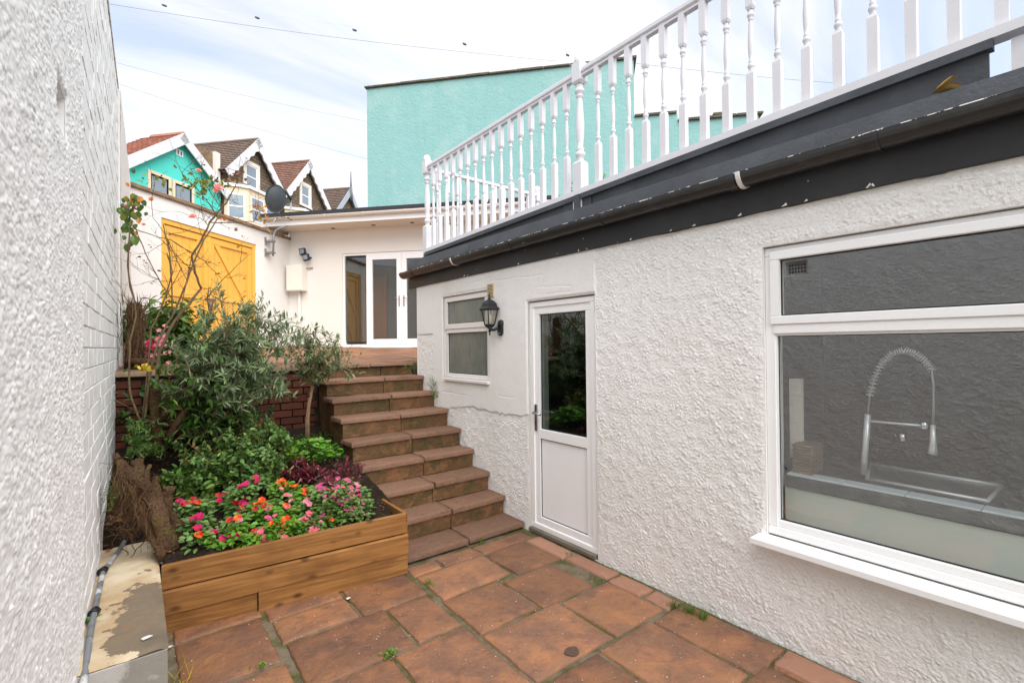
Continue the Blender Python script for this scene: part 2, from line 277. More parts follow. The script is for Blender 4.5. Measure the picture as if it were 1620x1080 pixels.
# ------------------------------------------------------------------ objects
ORG = {}
def tag(o, label=None, cat=None, group=None, kind=None):
    if label: o['label'] = label
    if cat: o['category'] = cat
    if group: o['group'] = group
    if kind: o['kind'] = kind
    return o
def thing(name, label, cat, loc=(0, 0, 0), rz=0, group=None, kind=None, world=True):
    o = bpy.data.objects.new(name, None); col.objects.link(o); o.location = loc; o.rotation_euler = (0, 0, rz); o.empty_display_size = .1
    ORG[o.name] = Vector(loc) if world and not rz else Vector((0, 0, 0))
    return tag(o, label, cat, group, kind)
def root_org(o):
    while o.parent: o = o.parent
    return ORG.get(o.name, Vector((0, 0, 0)))
def link(name, me, parent=None, kind=None, label=None):
    o = bpy.data.objects.new(name, me); col.objects.link(o)
    if parent: o.parent = parent
    tag(o, label, None, None, kind); return o
class MB:
    def __init__(s): s.v = []; s.f = []; s.sm = []
    def add(s, vs, fs, smooth=False):
        n = len(s.v); s.v += [tuple(v) for v in vs]; s.f += [tuple(i+n for i in f) for f in fs]; s.sm += [smooth]*len(fs); return s
    def box(s, X, Y, Z, c0=0.0):
        (x0, x1), (y0, y1), (z0, z1) = [(min(p), max(p)) for p in (X, Y, Z)]
        if c0:
            c = c0
            vs = []
            for z, k in ((z0, c), (z0+c, 0), (z1-c, 0), (z1, c)):
                vs += [(x0+k, y0+k, z), (x1-k, y0+k, z), (x1-k, y1-k, z), (x0+k, y1-k, z)]
            fs = [(3, 2, 1, 0), (12, 13, 14, 15)]
            for r in range(3):
                for i in range(4): j = (i+1) % 4; fs.append((r*4+i, r*4+j, r*4+4+j, r*4+4+i))
            return s.add(vs, fs)
        vs = [(x, y, z) for z in (z0, z1) for x, y in ((x0, y0), (x1, y0), (x1, y1), (x0, y1))]
        return s.add(vs, [(3, 2, 1, 0), (4, 5, 6, 7), (0, 1, 5, 4), (1, 2, 6, 5), (2, 3, 7, 6), (3, 0, 4, 7)])
    def prism(s, pts, d):            # polygon pts (list Vector) extruded by vector d
        pts = [Vector(p) for p in pts]; d = Vector(d); n = len(pts); nrm = Vector((0, 0, 0))
        for i in range(n): nrm += (pts[i]-pts[0]).cross(pts[(i+1) % n]-pts[0])
        if nrm.dot(d) > 0: pts = pts[::-1]
        return s.add(pts+[p+d for p in pts], [tuple(range(n)), tuple(range(2*n-1, n-1, -1))]+[((i+1) % n, i, n+i, n+(i+1) % n) for i in range(n)])
    def tube(s, pts, r, n=8, cap=True, smooth=True, jit=0):
        pts = [Vector(p) for p in pts]; k = len(pts); rr = r if isinstance(r, (list, tuple)) else [r]*k
        vs = []; up = None
        for i, p in enumerate(pts):
            t = (pts[min(i+1, k-1)]-pts[max(i-1, 0)]).normalized()
            if up is None: up = Vector((0, 0, 1)) if abs(t.z) < .9 else Vector((1, 0, 0))
            a = (up-t*up.dot(t))
            a = a.normalized() if a.length > 1e-5 else t.orthogonal().normalized()
            up = a; b = t.cross(a)
            for j in range(n):
                an = 2*math.pi*j/n; q = rr[i]*(1+(random.uniform(-jit, jit) if jit else 0)); vs.append(p+(a*math.cos(an)+b*math.sin(an))*q)
        fs = [(i*n+j, i*n+(j+1) % n, (i+1)*n+(j+1) % n, (i+1)*n+j) for i in range(k-1) for j in range(n)]
        s.add(vs, fs, smooth)
        if cap: nn = len(s.v)-k*n; s.f += [tuple(nn+j for j in range(n-1, -1, -1)), tuple(nn+(k-1)*n+j for j in range(n))]; s.sm += [False, False]
        return s
    def lathe(s, prof, n=14, c=(0, 0), smooth=True, axis='z', o=(0, 0, 0)):
        vs = []
        for r, z in prof:
            for j in range(n):
                a = 2*math.pi*j/n; x, y = r*math.cos(a), r*math.sin(a)
                v = (x, y, z) if axis == 'z' else (z, x, y) if axis == 'x' else (y, z, x)
                vs.append((v[0]+c[0]+o[0], v[1]+c[1]+o[1], v[2]+o[2]))
        k = len(prof); fs = [(i*n+j, i*n+(j+1) % n, (i+1)*n+(j+1) % n, (i+1)*n+j) for i in range(k-1) for j in range(n)]
        fs += [tuple(range(n-1, -1, -1)), tuple((k-1)*n+j for j in range(n))]
        return s.add(vs, fs, smooth)
    def mesh(s, name, m, org=Vector((0, 0, 0))):
        me = bpy.data.meshes.new(name); me.from_pydata([tuple(Vector(v)-org) for v in s.v], [], s.f)
        me.polygons.foreach_set('use_smooth', s.sm); me.materials.append(M[m] if isinstance(m, str) else m); me.update(); return me
    def build(s, name, m, parent=None, **kw):
        return link(name, s.mesh(name, m, root_org(parent) if parent else Vector((0, 0, 0))), parent, **kw)
def box(name, X, Y, Z, m, parent=None, c=0.0, **kw): return MB().box(X, Y, Z, c).build(name, m, parent, **kw)
def npmesh(name, V, F, m, smooth=False):
    me = bpy.data.meshes.new(name); V = np.asarray(V, np.float32).reshape(-1, 3); F = np.asarray(F, np.int32); k = F.shape[1]
    me.vertices.add(len(V)); me.vertices.foreach_set('co', V.ravel()); me.loops.add(F.size); me.loops.foreach_set('vertex_index', F.ravel())
    me.polygons.add(len(F)); me.polygons.foreach_set('loop_start', np.arange(0, F.size, k, dtype=np.int32))
    me.polygons.foreach_set('use_smooth', np.full(len(F), smooth)); me.materials.append(M[m] if isinstance(m, str) else m); me.update(calc_edges=True); me.validate(); return me
# numpy noises
RG = np.random.RandomState(3).rand(256, 256)
def vnoise(x, y, f, o=0):
    x = x*f+o*17.3; y = y*f+o*9.7; xi = np.floor(x).astype(int); yi = np.floor(y).astype(int); fx = x-xi; fy = y-yi
    fx = fx*fx*(3-2*fx); fy = fy*fy*(3-2*fy); g = lambda a, b: RG[a % 256, b % 256]
    return (g(xi, yi)*(1-fx)+g(xi+1, yi)*fx)*(1-fy)+(g(xi, yi+1)*(1-fx)+g(xi+1, yi+1)*fx)*fy
def domes(x, y, cell, rmin, rmax, o=0):
    """pebble-like bumps, height 0..1"""
    h = np.zeros_like(x); xc = np.floor(x/cell).astype(int); yc = np.floor(y/cell).astype(int)
    for i in (-1, 0, 1):
        for j in (-1, 0, 1):
            a = (xc+i+o*31) % 256; b = (yc+j+o*57) % 256
            cx = (xc+i+RG[a, b])*cell; cy = (yc+j+RG[b, a])*cell; rr = cell*(rmin+(rmax-rmin)*RG[(a+91) % 256, b]); hh = .45+.55*RG[a, (b+133) % 256]
            d2 = ((x-cx)**2+(y-cy)**2)/(rr*rr); h = np.maximum(h, hh*np.sqrt(np.clip(1-d2, 0, 1)))
    return h
def relief(name, u0, u1, v0, v1, step, hfun, place, m, holes=(), parent=None, vstep=None, **kw):
    us = np.linspace(u0, u1, int(round((u1-u0)/step))+1); vstep = vstep or step; vs_ = np.linspace(v0, v1, int(round((v1-v0)/vstep))+1); U, V = np.meshgrid(us, vs_, indexing='ij')
    for (a, b, c, d) in holes:      # snap the grid to the openings
        for arr, lo, hi, st in ((U, a, b, step), (V, c, d, vstep)):
            for e in (lo, hi): arr[np.abs(arr-e) <= st*.5] = e
    H = hfun(U, V)
    Pn = place(U, V, H); nu, nv = U.shape; idx = np.arange(nu*nv).reshape(nu, nv)
    F = np.stack([idx[:-1, :-1], idx[1:, :-1], idx[1:, 1:], idx[:-1, 1:]], -1).reshape(-1, 4)
    Uc = (U[:-1, :-1]+U[1:, 1:])[...].ravel()/2; Vc = (V[:-1, :-1]+V[1:, 1:]).ravel()/2; keep = np.ones(len(F), bool)
    for (a, b, c, d) in holes: keep &= ~((Uc > a) & (Uc < b) & (Vc > c) & (Vc < d))
    me = npmesh(name, Pn.reshape(-1, 3), F[keep], m, True); return link(name, me, parent, **kw)
def hole_fade(U, V, holes, w):
    f = np.ones_like(U)
    for (a, b, c, d) in holes:
        dx = np.maximum(np.maximum(a-U, U-b), 0); dy = np.maximum(np.maximum(c-V, V-d), 0); f = np.minimum(f, np.clip(np.hypot(dx, dy)/w, 0, 1))
    return f
# =================================================================== SETTING
G2 = Vector((math.sin(R(48.3)), math.cos(R(48.3)), 0)); NB = Vector((G2.y, -G2.x, 0)); CC = Vector((2.885, 12.08, 0))
RZG, RZF = R(41.7), R(-48.3)
def gp(px, py, d=0):        # point measured on a plane parallel to the gate wall, d metres in front of it -> local (x, -d, z)
    q = onP(px, py, CC+NB*d, NB); return Vector(((q-CC).dot(G2), -d, q.z))
def fp(px, py, d=0):        # same for the annexe front
    q = onP(px, py, CC-G2*d, G2); return Vector(((q-CC).dot(NB), -d, q.z))
g = MB().add([(-300, -300, -.07), (300, -300, -.07), (300, 300, -.07), (-300, 300, -.07)], [(0, 1, 2, 3)]).build('ground', 'mortar'); tag(g, kind='structure')

# ---- patio: mortar bed + individual slabs
patio = box('patio', (-.25, 2.70), (-3, 3.7), (-.06, -.012), 'mortar'); tag(patio, kind='structure')
def slab_mesh(w, d, t, seed, n=9, edge=.006, amp=.003):
    rnd = random.Random(seed); V = []; F = []
    m_ = 8+n if False else n
    gx = [-.5*w] + [-.5*w+.012+(w-.024)*i/(m_-1) for i in range(m_)] + [.5*w]
    gy = [-.5*d] + [-.5*d+.012+(d-.024)*i/(m_-1) for i in range(m_)] + [.5*d]
    K = len(gx)
    for i, x in enumerate(gx):
        for j, y in enumerate(gy):
            nx = mnoise.noise((x*7+seed, y*7, seed*.7)); bd = i in (0, K-1) or j in (0, K-1)
            xx = x + (edge*mnoise.noise((y*14, seed*3.1, 1)) + (edge if i == 0 else -edge)*.5 if i in (0, K-1) else 0)
            yy = y + (edge*mnoise.noise((x*14, seed*5.1, 2)) + (edge if j == 0 else -edge)*.5 if j in (0, K-1) else 0)
            V.append((xx, yy, amp*nx+.4*amp*mnoise.noise((x*30, y*30, seed)) - (.005 if bd else 0)))
    for i in range(K-1):
        for j in range(K-1): a = i*K+j; F.append((a, a+K, a+K+1, a+1))
    rim = [i*K for i in range(K)]+[(K-1)*K+j for j in range(1, K)]+[i*K+K-1 for i in range(K-2, -1, -1)]+[j for j in range(K-2, 0, -1)]
    b0 = len(V)
    for r in rim: x, y, z = V[r]; V.append((x, y, -t))
    k = len(rim)
    for i in range(k): j = (i+1) % k; F.append((rim[j], rim[i], b0+i, b0+j))
    return V, F
def slab(name, x0, x1, y0, y1, z, t, m, parent, seed, tilt=.004, amp=.003, edge=.008):
    x0, x1, y0, y1 = x0-.0035, x1+.0035, y0-.0035, y1+.0035
    V, F = slab_mesh(x1-x0, y1-y0, t, seed, edge=edge, amp=amp); me = bpy.data.meshes.new(name); me.from_pydata(V, [], F); me.materials.append(M[m])
    for p in me.polygons: p.use_smooth = True
    o = link(name, me, parent); rnd = random.Random(seed*13)
    o.location = Vector(((x0+x1)/2, (y0+y1)/2, z+rnd.uniform(-.002, .002)))-(root_org(parent)); o.rotation_euler = (rnd.uniform(-tilt, tilt), rnd.uniform(-tilt, tilt), rnd.uniform(-.006, .006)); return o
SL = [(1.53, 1.75, 3.06, 3.21), (1.77, 2.09, 3.055, 3.21), (2.11, 2.60, 3.05, 3.20), (1.53, 2.075, 2.665, 3.035), (2.10, 2.50, 2.615, 3.03),
 (1.51, 1.935, 2.215, 2.64), (1.955, 2.39, 2.19, 2.60), (1.50, 2.055, 1.735, 2.185), (2.08, 2.50, 1.725, 2.165), (1.50, 1.885, 1.14, 1.70), (1.905, 2.325, 1.13, 1.70), (2.35, 2.66, 1.10, 1.68),
 (.62, 1.05, 3.105, 3.30), (.17, .60, 3.20, 3.42), (.63, 1.05, 2.83, 3.09), (1.07, 1.49, 2.80, 3.22), (.17, .585, 2.68, 3.18), (.64, 1.185, 2.365, 2.805), (1.205, 1.475, 2.365, 2.785),
 (.17, .60, 2.22, 2.65), (.62, 1.035, 1.92, 2.345), (1.055, 1.475, 1.74, 2.34), (.17, .60, 1.5, 2.2), (.62, 1.035, 1.3, 1.9), (1.055, 1.475, 1.1, 1.72),
 (1.5, 2.0, .6, 1.12), (2.02, 2.45, .55, 1.11), (2.47, 2.66, .45, 1.08), (.17, .9, .6, 1.28), (.92, 1.48, .5, 1.08)]
for i, (a, b, c, d) in enumerate(SL): slab('paving_slab', a, b, c, d, 0.0, .045, 'slab', patio, i+1)
yy = 3.03                                            # paler edging stones along the house wall
for i, ln in enumerate((.44, .42, .28, .2, .0)):
    if ln: slab('edging_stone', 2.515+.01*(i % 2), 2.655, yy-ln+.012, yy-.01, .004 if i != 3 else -.002, .05, 'border', patio, 50+i, .02, .005, .008)
    yy -= ln
slab('edging_stone', 2.49, 2.66, .6, 1.08, .01, .05, 'border', patio, 57, .02, .005)

# ---- right-hand house -------------------------------------------------------
house = thing('house', 'low white roughcast flat-roofed house with black fascia, back door and kitchen window', 'house', (2.7, 1.0, 0))
HOL = [(-.62, 1.20, .545, 2.118), (2.415, 3.185, .0, 1.974), (3.778, 4.635, 1.235, 2.142)]
mb = MB()
for y0, y1, z0, z1 in [(-3, -.62, 0, 2.32), (-.62, 1.2, 0, .545), (-.62, 1.2, 2.118, 2.32), (1.2, 2.415, 0, 2.32), (2.415, 3.185, 1.974, 2.32), (3.185, 3.778, 0, 2.32), (3.778, 4.635, 0, 1.235), (3.778, 4.635, 2.142, 2.32), (4.635, 5.25, 0, 2.32)]:
    mb.box((2.7025, 2.93), (y0, y1), (z0-.1 if z0 == 0 else z0, z1))
mb.box((2.93, 6.6), (5.05, 5.25), (-.1, 2.32)); mb.build('wall_core', 'smooth', house)
def edgez(Y): return .985 + .02*np.sin(Y*5) - .045*(Y-3.2)
def smoothmask(Y, Z):
    j = .012*(vnoise(Y, Z, 25)-.5)
    s = np.clip((Y-2.402+j)/.006, 0, 1)*np.clip((Z-edgez(Y)+j*2)/.012, 0, 1)
    s = s*(1-np.clip((Y-4.86)/.01, 0, 1)*np.clip((1.74-Z)/.01, 0, 1)); return s
def hh(Y, Z):
    dx = .008*(vnoise(Y, Z, 70, 9)-.5); dz = .008*(vnoise(Y, Z, 70, 10)-.5)
    tex = np.maximum(domes(Y+dx, (Z+dz)*1.2, .0140, .45, .85, 3), .8*domes(Y-dx+.3, (Z+dz)*1.1, .0105, .4, .8, 4))*(.35+.9*vnoise(Y, Z, 24, 2))
    tex = tex*.0082 + .0012*vnoise(Y, Z, 220, 5)
    s = smoothmask(Y, Z)
    sm = .006+.004*vnoise(Y, Z, 4, 7)+.0018*vnoise(Y, Z, 18, 8)
    for (yc, zc, k, ln) in ((3.35, 2.20, .05, .75), (3.9, 2.235, -.02, .5), (2.85, 2.075, .06, .42), (4.4, 1.09, .02, .5), (3.5, 1.13, .01, .25), (2.85, 2.02, .01, .4)):
        ye = zc+k*(Y-yc)+.012*(vnoise(Y, Z*0, 9, 3)-.5); sm = sm - .0035*np.exp(-((Z-ye)/.004)**2)*(np.abs(Y-yc) < ln/2)
    h = tex*(1-s)+sm*s + (.004*s)
    for (yc, zc, r) in ((1.98, .34, .018), (2.25, .62, .008), (1.6, 1.2, .006)):
        d = np.hypot(Y-yc, (Z-zc)*1.3)*(1+.6*(vnoise(Y, Z, 60)-.5)); h = np.where(d < r, -.002, h)
    h = h + .006*(vnoise(Y, Z, 1.6, 11)-.5)
    return np.maximum(h, 0)*(.3+.7*hole_fade(Y, Z, HOL, .02))+.0008
relief('roughcast_front', .15, 5.25, -.03, 2.31, .0050, hh, lambda Y, Z, H: np.stack([-H, Y-1.0, Z], -1), 'render', HOL, house)
relief('roughcast_side', -3, .15, -.03, 2.31, .03, hh, lambda Y, Z, H: np.stack([-H*.5, Y-1.0, Z], -1), 'render', HOL, house)
# end return of the wall, chipped corner
box('wall_end', (2.692, 2.96), (5.2495, 5.262), (1.2, 2.31), 'smooth', house)
# rooms behind the openings
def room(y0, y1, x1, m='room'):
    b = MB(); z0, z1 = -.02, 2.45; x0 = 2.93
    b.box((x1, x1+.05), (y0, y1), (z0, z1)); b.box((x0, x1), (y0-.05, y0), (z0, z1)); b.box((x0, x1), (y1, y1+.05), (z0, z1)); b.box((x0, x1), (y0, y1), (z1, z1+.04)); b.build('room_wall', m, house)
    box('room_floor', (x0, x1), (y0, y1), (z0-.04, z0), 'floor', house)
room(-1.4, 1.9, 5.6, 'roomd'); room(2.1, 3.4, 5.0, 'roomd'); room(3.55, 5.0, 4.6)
# roof, fascia, felt, gutter
roof = MB().box((2.72, 6.6), (-3, 5.42), (2.315, 2.555)).build('roof', 'black', house)
wv = lambda y: .003*math.sin(y*2.1)
box('fascia', (2.668, 2.715), (-3, 5.43), (2.305, 2.53), 'black', house, .003)
me = MB().prism([(2.65, -3, 2.50), (2.645, -3, 2.545), (2.664, -3, 2.638), (2.70, -3, 2.648), (2.86, -3, 2.67), (2.86, -3, 2.50)], (0, 8.41, 0)).build('felt_edge', 'felt', house)
for y in (4.05, 2.98, 1.72, .9): MB().prism([(2.642, y, 2.545), (2.661, y, 2.639), (2.70, y, 2.652), (2.70, y, 2.60), (2.66, y, 2.545)], (0, .012, 0)).build('felt_lap', 'felt', house)
def zr(y): return 2.845-.022*(y-.9)
def sloped(name, X, y0, y1, za, zb, m, parent, z_abs=None):
    """bar following the rail line: za/zb are offsets from it (or fixed bottom z_abs)"""
    V = []
    for y in (y0, y1):
        lo = z_abs if z_abs is not None else zr(y)+za
        V += [(X[0], y, lo), (X[1], y, lo), (X[1], y, zr(y)+zb), (X[0], y, zr(y)+zb)]
    return MB().add(V, [(0, 1, 2, 3), (7, 6, 5, 4), (0, 4, 5, 1), (1, 5, 6, 2), (2, 6, 7, 3), (3, 7, 4, 0)]).build(name, m, parent)
for a, b in ((.325, 2.55), (2.86, 5.27)): sloped('kerb_board', (2.838, 2.858), a, b, 0, -.003, 'felt', house, 2.62)
for a, b in ((.31, 2.655), (2.725, 5.27)): sloped('kerb_trim', (2.806, 2.86), a, b, -.042, -.002, 'felt', house)
box('kerb_block', (2.826, 2.86), (2.73, 2.86), (2.60, 2.775), 'felt', house, .004)
box('kerb_block', (2.829, 2.86), (2.56, 2.655), (2.60, 2.775), 'felt', house, .004)
box('kerb_block', (2.800, 2.86), (2.66, 2.72), (2.60, 2.805), 'felt', house, .004)
box('kerb_block', (2.812, 2.86), (5.23, 5.30), (2.60, 2.738), 'felt', house, .004)
pb_ = MB().tube([(2.690+.003*math.sin(y*9), y, 2.303+.004*math.sin(y*3.1)+.003*math.sin(y*17)) for y in [-.5+k*.05 for k in range(116)]], .0045, 5, jit=.3).build('paint_bead', 'smooth', house)
for y in (.75, 1.02, 1.3, 1.62, 1.66, 2.1, 2.5, 3.3, 4.1):
    for k in range(random.choice((1, 1, 2))):
        yy = y+random.uniform(-.08, .08); MB().add([(2.6665, yy, 2.31), (2.6665, yy+random.uniform(.01, .03), 2.308), (2.6665, yy+random.uniform(0, .02), 2.315+random.uniform(.002, .016))], [(0, 1, 2)]).build('paint_chip', 'pale', house)
box('roof_deck', (2.86, 6.5), (-3, 5.40), (2.555, 2.63), 'felt', house)
def halfring(y0, y1, X, Z, ro, ri, n=12):
    V = []; F = []
    for y in (y0, y1):
        for i in range(n+1):
            a = math.pi+math.pi*i/n; zg = Z-.028-.006*y; V += [(X+ro*math.cos(a), y, zg+ro*math.sin(a)), (X+ri*math.cos(a), y, zg+ri*math.sin(a))]
    k = 2*(n+1)
    for i in range(n):
        o0, i0, o1, i1 = 2*i, 2*i+1, 2*i+2, 2*i+3
        F += [(o0, o1, k+o1, k+o0), (i1, i0, k+i0, k+i1), (o1, o0, i0, i1), (k+o0, k+o1, k+i1, k+i0)]
    F += [(0, 1, k+1, k), (2*n+1, 2*n, k+2*n, k+2*n+1)]
    return MB().add(V, F, False)
gut = halfring(-3, 5.43, 2.605, 2.545, .066, .061).build('gutter', 'gutter', house)
MB().tube([(2.5405, y, 2.5185-.006*y+.0008*math.sin(y*13)) for y in [-1+k*.1 for k in range(65)]], .0028, 5, jit=.35).build('gutter_rim', 'rim', gut)
for px, w_, m_ in ((652, .05, 'gutter'), (717, .018, 'pale'), (807, .03, 'gutter'), (951, .035, 'gutter'), (1160, .05, 'gutter'), (1384, .05, 'gutter')):
    y = onX(px, 400, 2.575).y; halfring(y-w_/2, y+w_/2, 2.605, 2.546, .0725, .0665).build('gutter_joint', m_, gut)
y = onX(1170, 280, 2.575).y; halfring(y-.018, y+.004, 2.605, 2.547, .076, .0670).build('gutter_bracket', 'upvcworn', gut, label='pale cream gutter bracket')
# windows & door : x is depth
def frame(name, y0, y1, z0, z1, w, xf, d, m, parent, wb=None):
    wb = wb if wb is not None else w; b = MB()
    b.box((xf, xf+d), (y0, y1), (z1-w, z1), .004); b.box((xf, xf+d), (y0, y1), (z0, z0+wb), .004)
    b.box((xf+.0006, xf+d), (y0, y0+w), (z0+wb, z1-w), .004); b.box((xf+.0006, xf+d), (y1-w, y1), (z0+wb, z1-w), .004); return b.build(name, m, parent)
def pane(y0, y1, z0, z1, xf, parent, m='glass', gk=.006):
    b = MB()
    for (a, c, e, f) in ((y0, y1, z0, z0+gk), (y0, y1, z1-gk, z1), (y0, y0+gk, z0, z1), (y1-gk, y1, z0, z1)): b.box((xf-.004, xf+.002), (a, c), (e, f))
    b.build('gasket', 'gasket', parent); return box('pane', (xf, xf+.006), (y0, y1), (z0, z1), m, parent)
kw = frame('kitchen_window', -.60, 1.198, .56, 2.112, .045, 2.722, .07, 'upvc', house)
frame('top_sash', -.57, 1.168, 1.695, 2.088, .046, 2.708, .06, 'upvc', kw)
box('transom', (2.716, 2.79), (-.56, 1.155), (1.645, 1.695), 'upvc', kw, .004)
frame('bottom_bead', -.558, 1.156, .603, 1.646, .012, 2.728, .03, 'upvc', kw, .04)
pane(-.53, 1.122, 1.742, 2.042, 2.735, kw); pane(-.548, 1.147, .643, 1.636, 2.748, kw)
box('window_sill', (2.600, 2.72), (-.65, 1.245), (.518, .556), 'upvc', kw, .006)
sw = frame('small_window', 3.785, 4.628, 1.255, 2.135, .045, 2.716, .07, 'upvcworn', house)
frame('top_sash', 3.80, 4.612, 1.778, 2.118, .045, 2.700, .05, 'upvcworn', sw, .055)
box('transom', (2.708, 2.78), (3.83, 4.583), (1.735, 1.777), 'upvcworn', sw, .004)
pane(3.845, 4.567, 1.833, 2.073, 2.722, sw, 'glassf'); pane(3.83, 4.583, 1.30, 1.735, 2.735, sw, 'glassf')
box('window_sill', (2.66, 2.74), (3.76, 4.60), (1.222, 1.252), 'upvcworn', sw, .004)
b = box('lintel_trim', (2.688, 2.75), (3.76, 4.66), (2.137, 2.15), 'smooth', sw)
dr = frame('back_door', 2.425, 3.178, .03, 1.965, .045, 2.708, .07, 'upvc', house)
box('door_sill', (2.675, 2.80), (2.43, 3.18), (.0, .032), 'conc', dr, .004)
df = frame('door_frame', 2.462, 3.142, .065, 1.928, .07, 2.719, .055, 'upvc', dr)
box('door_rail', (2.7205, 2.774), (2.53, 3.073), (.80, .882), 'upvc', dr, .004)
pane(2.50, 3.06, .885, 1.857, 2.737, dr, 'glassd')
box('door_panel', (2.736, 2.76), (2.53, 3.073), (.13, .802), 'upvc', dr)
b = MB()
for (a, c, e, f) in ((2.53, 3.073, .133, .141), (2.53, 3.073, .793, .801), (2.53, 2.538, .141, .793), (3.065, 3.073, .141, .793)): b.box((2.7325, 2.7365), (a, c), (e, f))
b.build('gasket', 'gasket', dr)
hb = MB().box((2.706, 2.72), (3.095, 3.122), (.86, 1.09), .004).build('door_handle', 'handle', dr)
MB().tube([(2.71, 3.108, 1.02), (2.668, 3.108, 1.02), (2.662, 3.10, 1.02), (2.662, 3.0, 1.015)], .009, 8).build('lever', 'handle', hb)
MB().lathe([(.009, 2.700), (.009, 2.7065)], 10, axis='x', o=(0, 3.108, .93)).build('key_cylinder', 'gasket', hb)
# yellowed wall vent above the small window
vt = box('air_vent', (2.672, 2.695), (3.665, 3.76), (2.055, 2.185), 'vent', house, .003)
for k in range(9): box('louvre', (2.666, 2.6718), (3.672, 3.753), (2.062+k*.0132, 2.0685+k*.0132), 'vent', vt)
box('louvre_slot', (2.6712, 2.6722), (3.672, 3.753), (2.06, 2.18), 'dark', vt)

# ---- kitchen interior seen through the glass
ct = thing('kitchen_counter', 'dark edged worktop with pale panel below, behind the kitchen window', 'worktop', (2.9, 0, 0))
zc = onX(1232, 757, 2.86).z
box('cabinet_panel', (2.865, 2.885), (-.95, 1.17), (.05, zc-.034), 'panel', ct)
box('worktop', (2.855, 3.50), (-.95, 1.17), (zc-.034, zc+.032), 'worktop', ct, .004)
for k in range(8): box('upstand_tile', (2.862, 2.955), (1.16-.262*(k+1)+.004, 1.16-.262*k), (zc+.032, zc+.042), 'tilesill', ct, .002)
skt = thing('kitchen_sink', 'stainless steel sink let into the worktop behind the kitchen window', 'sink', (3.2, .1, zc))
zs = zc+.046; K = [onZ(px, py, zs) for px, py in ((1376, 733), (1586, 768), (1562, 792), (1372, 757))]
for a_, b_ in ((0, 1), (1, 2), (2, 3), (3, 0)): MB().tube([K[a_], K[b_]], .009, 6).build('sink_rim', 'tapm', skt)
MB().prism([k_-Vector((0, 0, .012)) for k_ in K], (0, 0, .006)).build('sink_bowl', 'steel', skt)
tp = thing('spring_tap', 'tall chrome spring pull-down kitchen tap standing behind the window glass', 'tap', (2.99, .74, zc+.04))
q = lambda px, py: onX(px, py, 3.0)
pA, pB, pC = q(1366, 750), q(1373, 655), q(1378, 620)
MB().tube([pA, pB], .014, 10).build('tap_body', 'tapm', tp)
arc = [q(*p) for p in ((1373, 655), (1376, 625), (1384, 597), (1395, 574), (1412, 559), (1430, 554), (1447, 559), (1463, 570), (1474, 585), (1477, 610), (1477, 640), (1476, 672))]
MB().tube(arc, .0045, 8).build('hose', 'steel', tp)
V = []; ar = arc[1:9]; rings = MB()
for i in range(34):
    t = i/33*(len(ar)-1); k = min(int(t), len(ar)-2); p = ar[k].lerp(ar[k+1], t-k); d = (ar[k+1]-ar[k]).normalized(); s_ = d.orthogonal().normalized(); s2 = d.cross(s_)
    rings.tube([p+(s_*math.cos(a)+s2*math.sin(a))*.016+d*.006*a/6.28 for a in [j*6.2832/10 for j in range(11)]], .0026, 4, False)
rings.build('spring_coil', 'tapm', tp)
MB().tube([q(1378, 666), q(1458, 673)], .006, 8).build('hose_arm', 'tapm', tp)
MB().tube([q(1462, 667), q(1462, 678)], .016, 10).build('arm_clip', 'chrome', tp)
MB().tube([q(1476, 672), q(1476, 700), q(1475, 718)], [.009, .013, .019], 10).build('spray_head', 'tapm', tp)
MB().tube([q(1428, 686), q(1428, 697)], .012, 8).build('tap_lever', 'chrome', tp)
bk = thing('wicker_basket', 'brown woven basket on the left end of the kitchen worktop', 'basket', (2.95, 1.08, zc+.04))
b0, b1 = onX(1232, 752, 2.90), onX(1283, 700, 2.90); b1y = onX(1284, 740, 2.90).y; zb = zc+.044
for k in range(11): box('woven_band', (2.90+.002*(k % 2), 3.07), (b1y, 1.145-.002*(k % 2)), (zb+k*.0145, zb+k*.0145+.0125), 'wicker', bk, .003)
box('basket_base', (2.91, 3.06), (b1y+.012, 1.132), (zb, zb+.12), 'wicker', bk)
pb = thing('window_post', 'pale vertical board edge inside the left of the kitchen window', 'post', (3.0, 1.2, 0)); box('post_board', (3.0, 3.03), (1.13, 1.195), (zc+.1, onX(1236, 598, 3.0).z), 'creamw', pb)
cb = MB().tube([onX(1228, 680, 2.80), onX(1230, 760, 2.80), onX(1232, 790, 2.81), onX(1241, 818, 2.83)], .006, 6).build('power_cable', 'cable'); tag(cb, 'black cable hanging inside the left edge of the kitchen window', 'cable')

# ---- wall lantern
ln = thing('wall_lantern', 'black four-sided coach lantern on a wall bracket between small window and door', 'lantern', (2.70, 3.56, 1.75))
lx, ly, lz = 2.60, 3.625, 1.745
def pyr(r0, z0, r1, z1, n=4, rot=math.pi/4, c=(lx, ly)): 
    b = MB(); vs = [(c[0]+r*math.cos(rot+2*math.pi*j/n), c[1]+r*math.sin(rot+2*math.pi*j/n), z) for r, z in ((r0, z0), (r1, z1)) for j in range(n)]
    return b.add(vs, [(j, (j+1) % n, n+(j+1) % n, n+j) for j in range(n)]+[tuple(range(n-1, -1, -1)), tuple(range(n, 2*n))])
b = pyr(.085, 1.925, .10, 1.935); b.v += []; 
for args in ((.10, 1.935, .078, 1.958), (.074, 1.958, .070, 1.985), (.070, 1.985, .045, 2.012), (.045, 2.012, .016, 2.026)):
    o = pyr(*args); b.add(o.v, o.f)
b.lathe([(.012, 2.02), (.014, 2.04), (.006, 2.05), (.011, 2.06), (.004, 2.075), (.001, 2.085)], 8, (lx, ly)); b.build('cap', 'lampblk', ln)
b = MB()
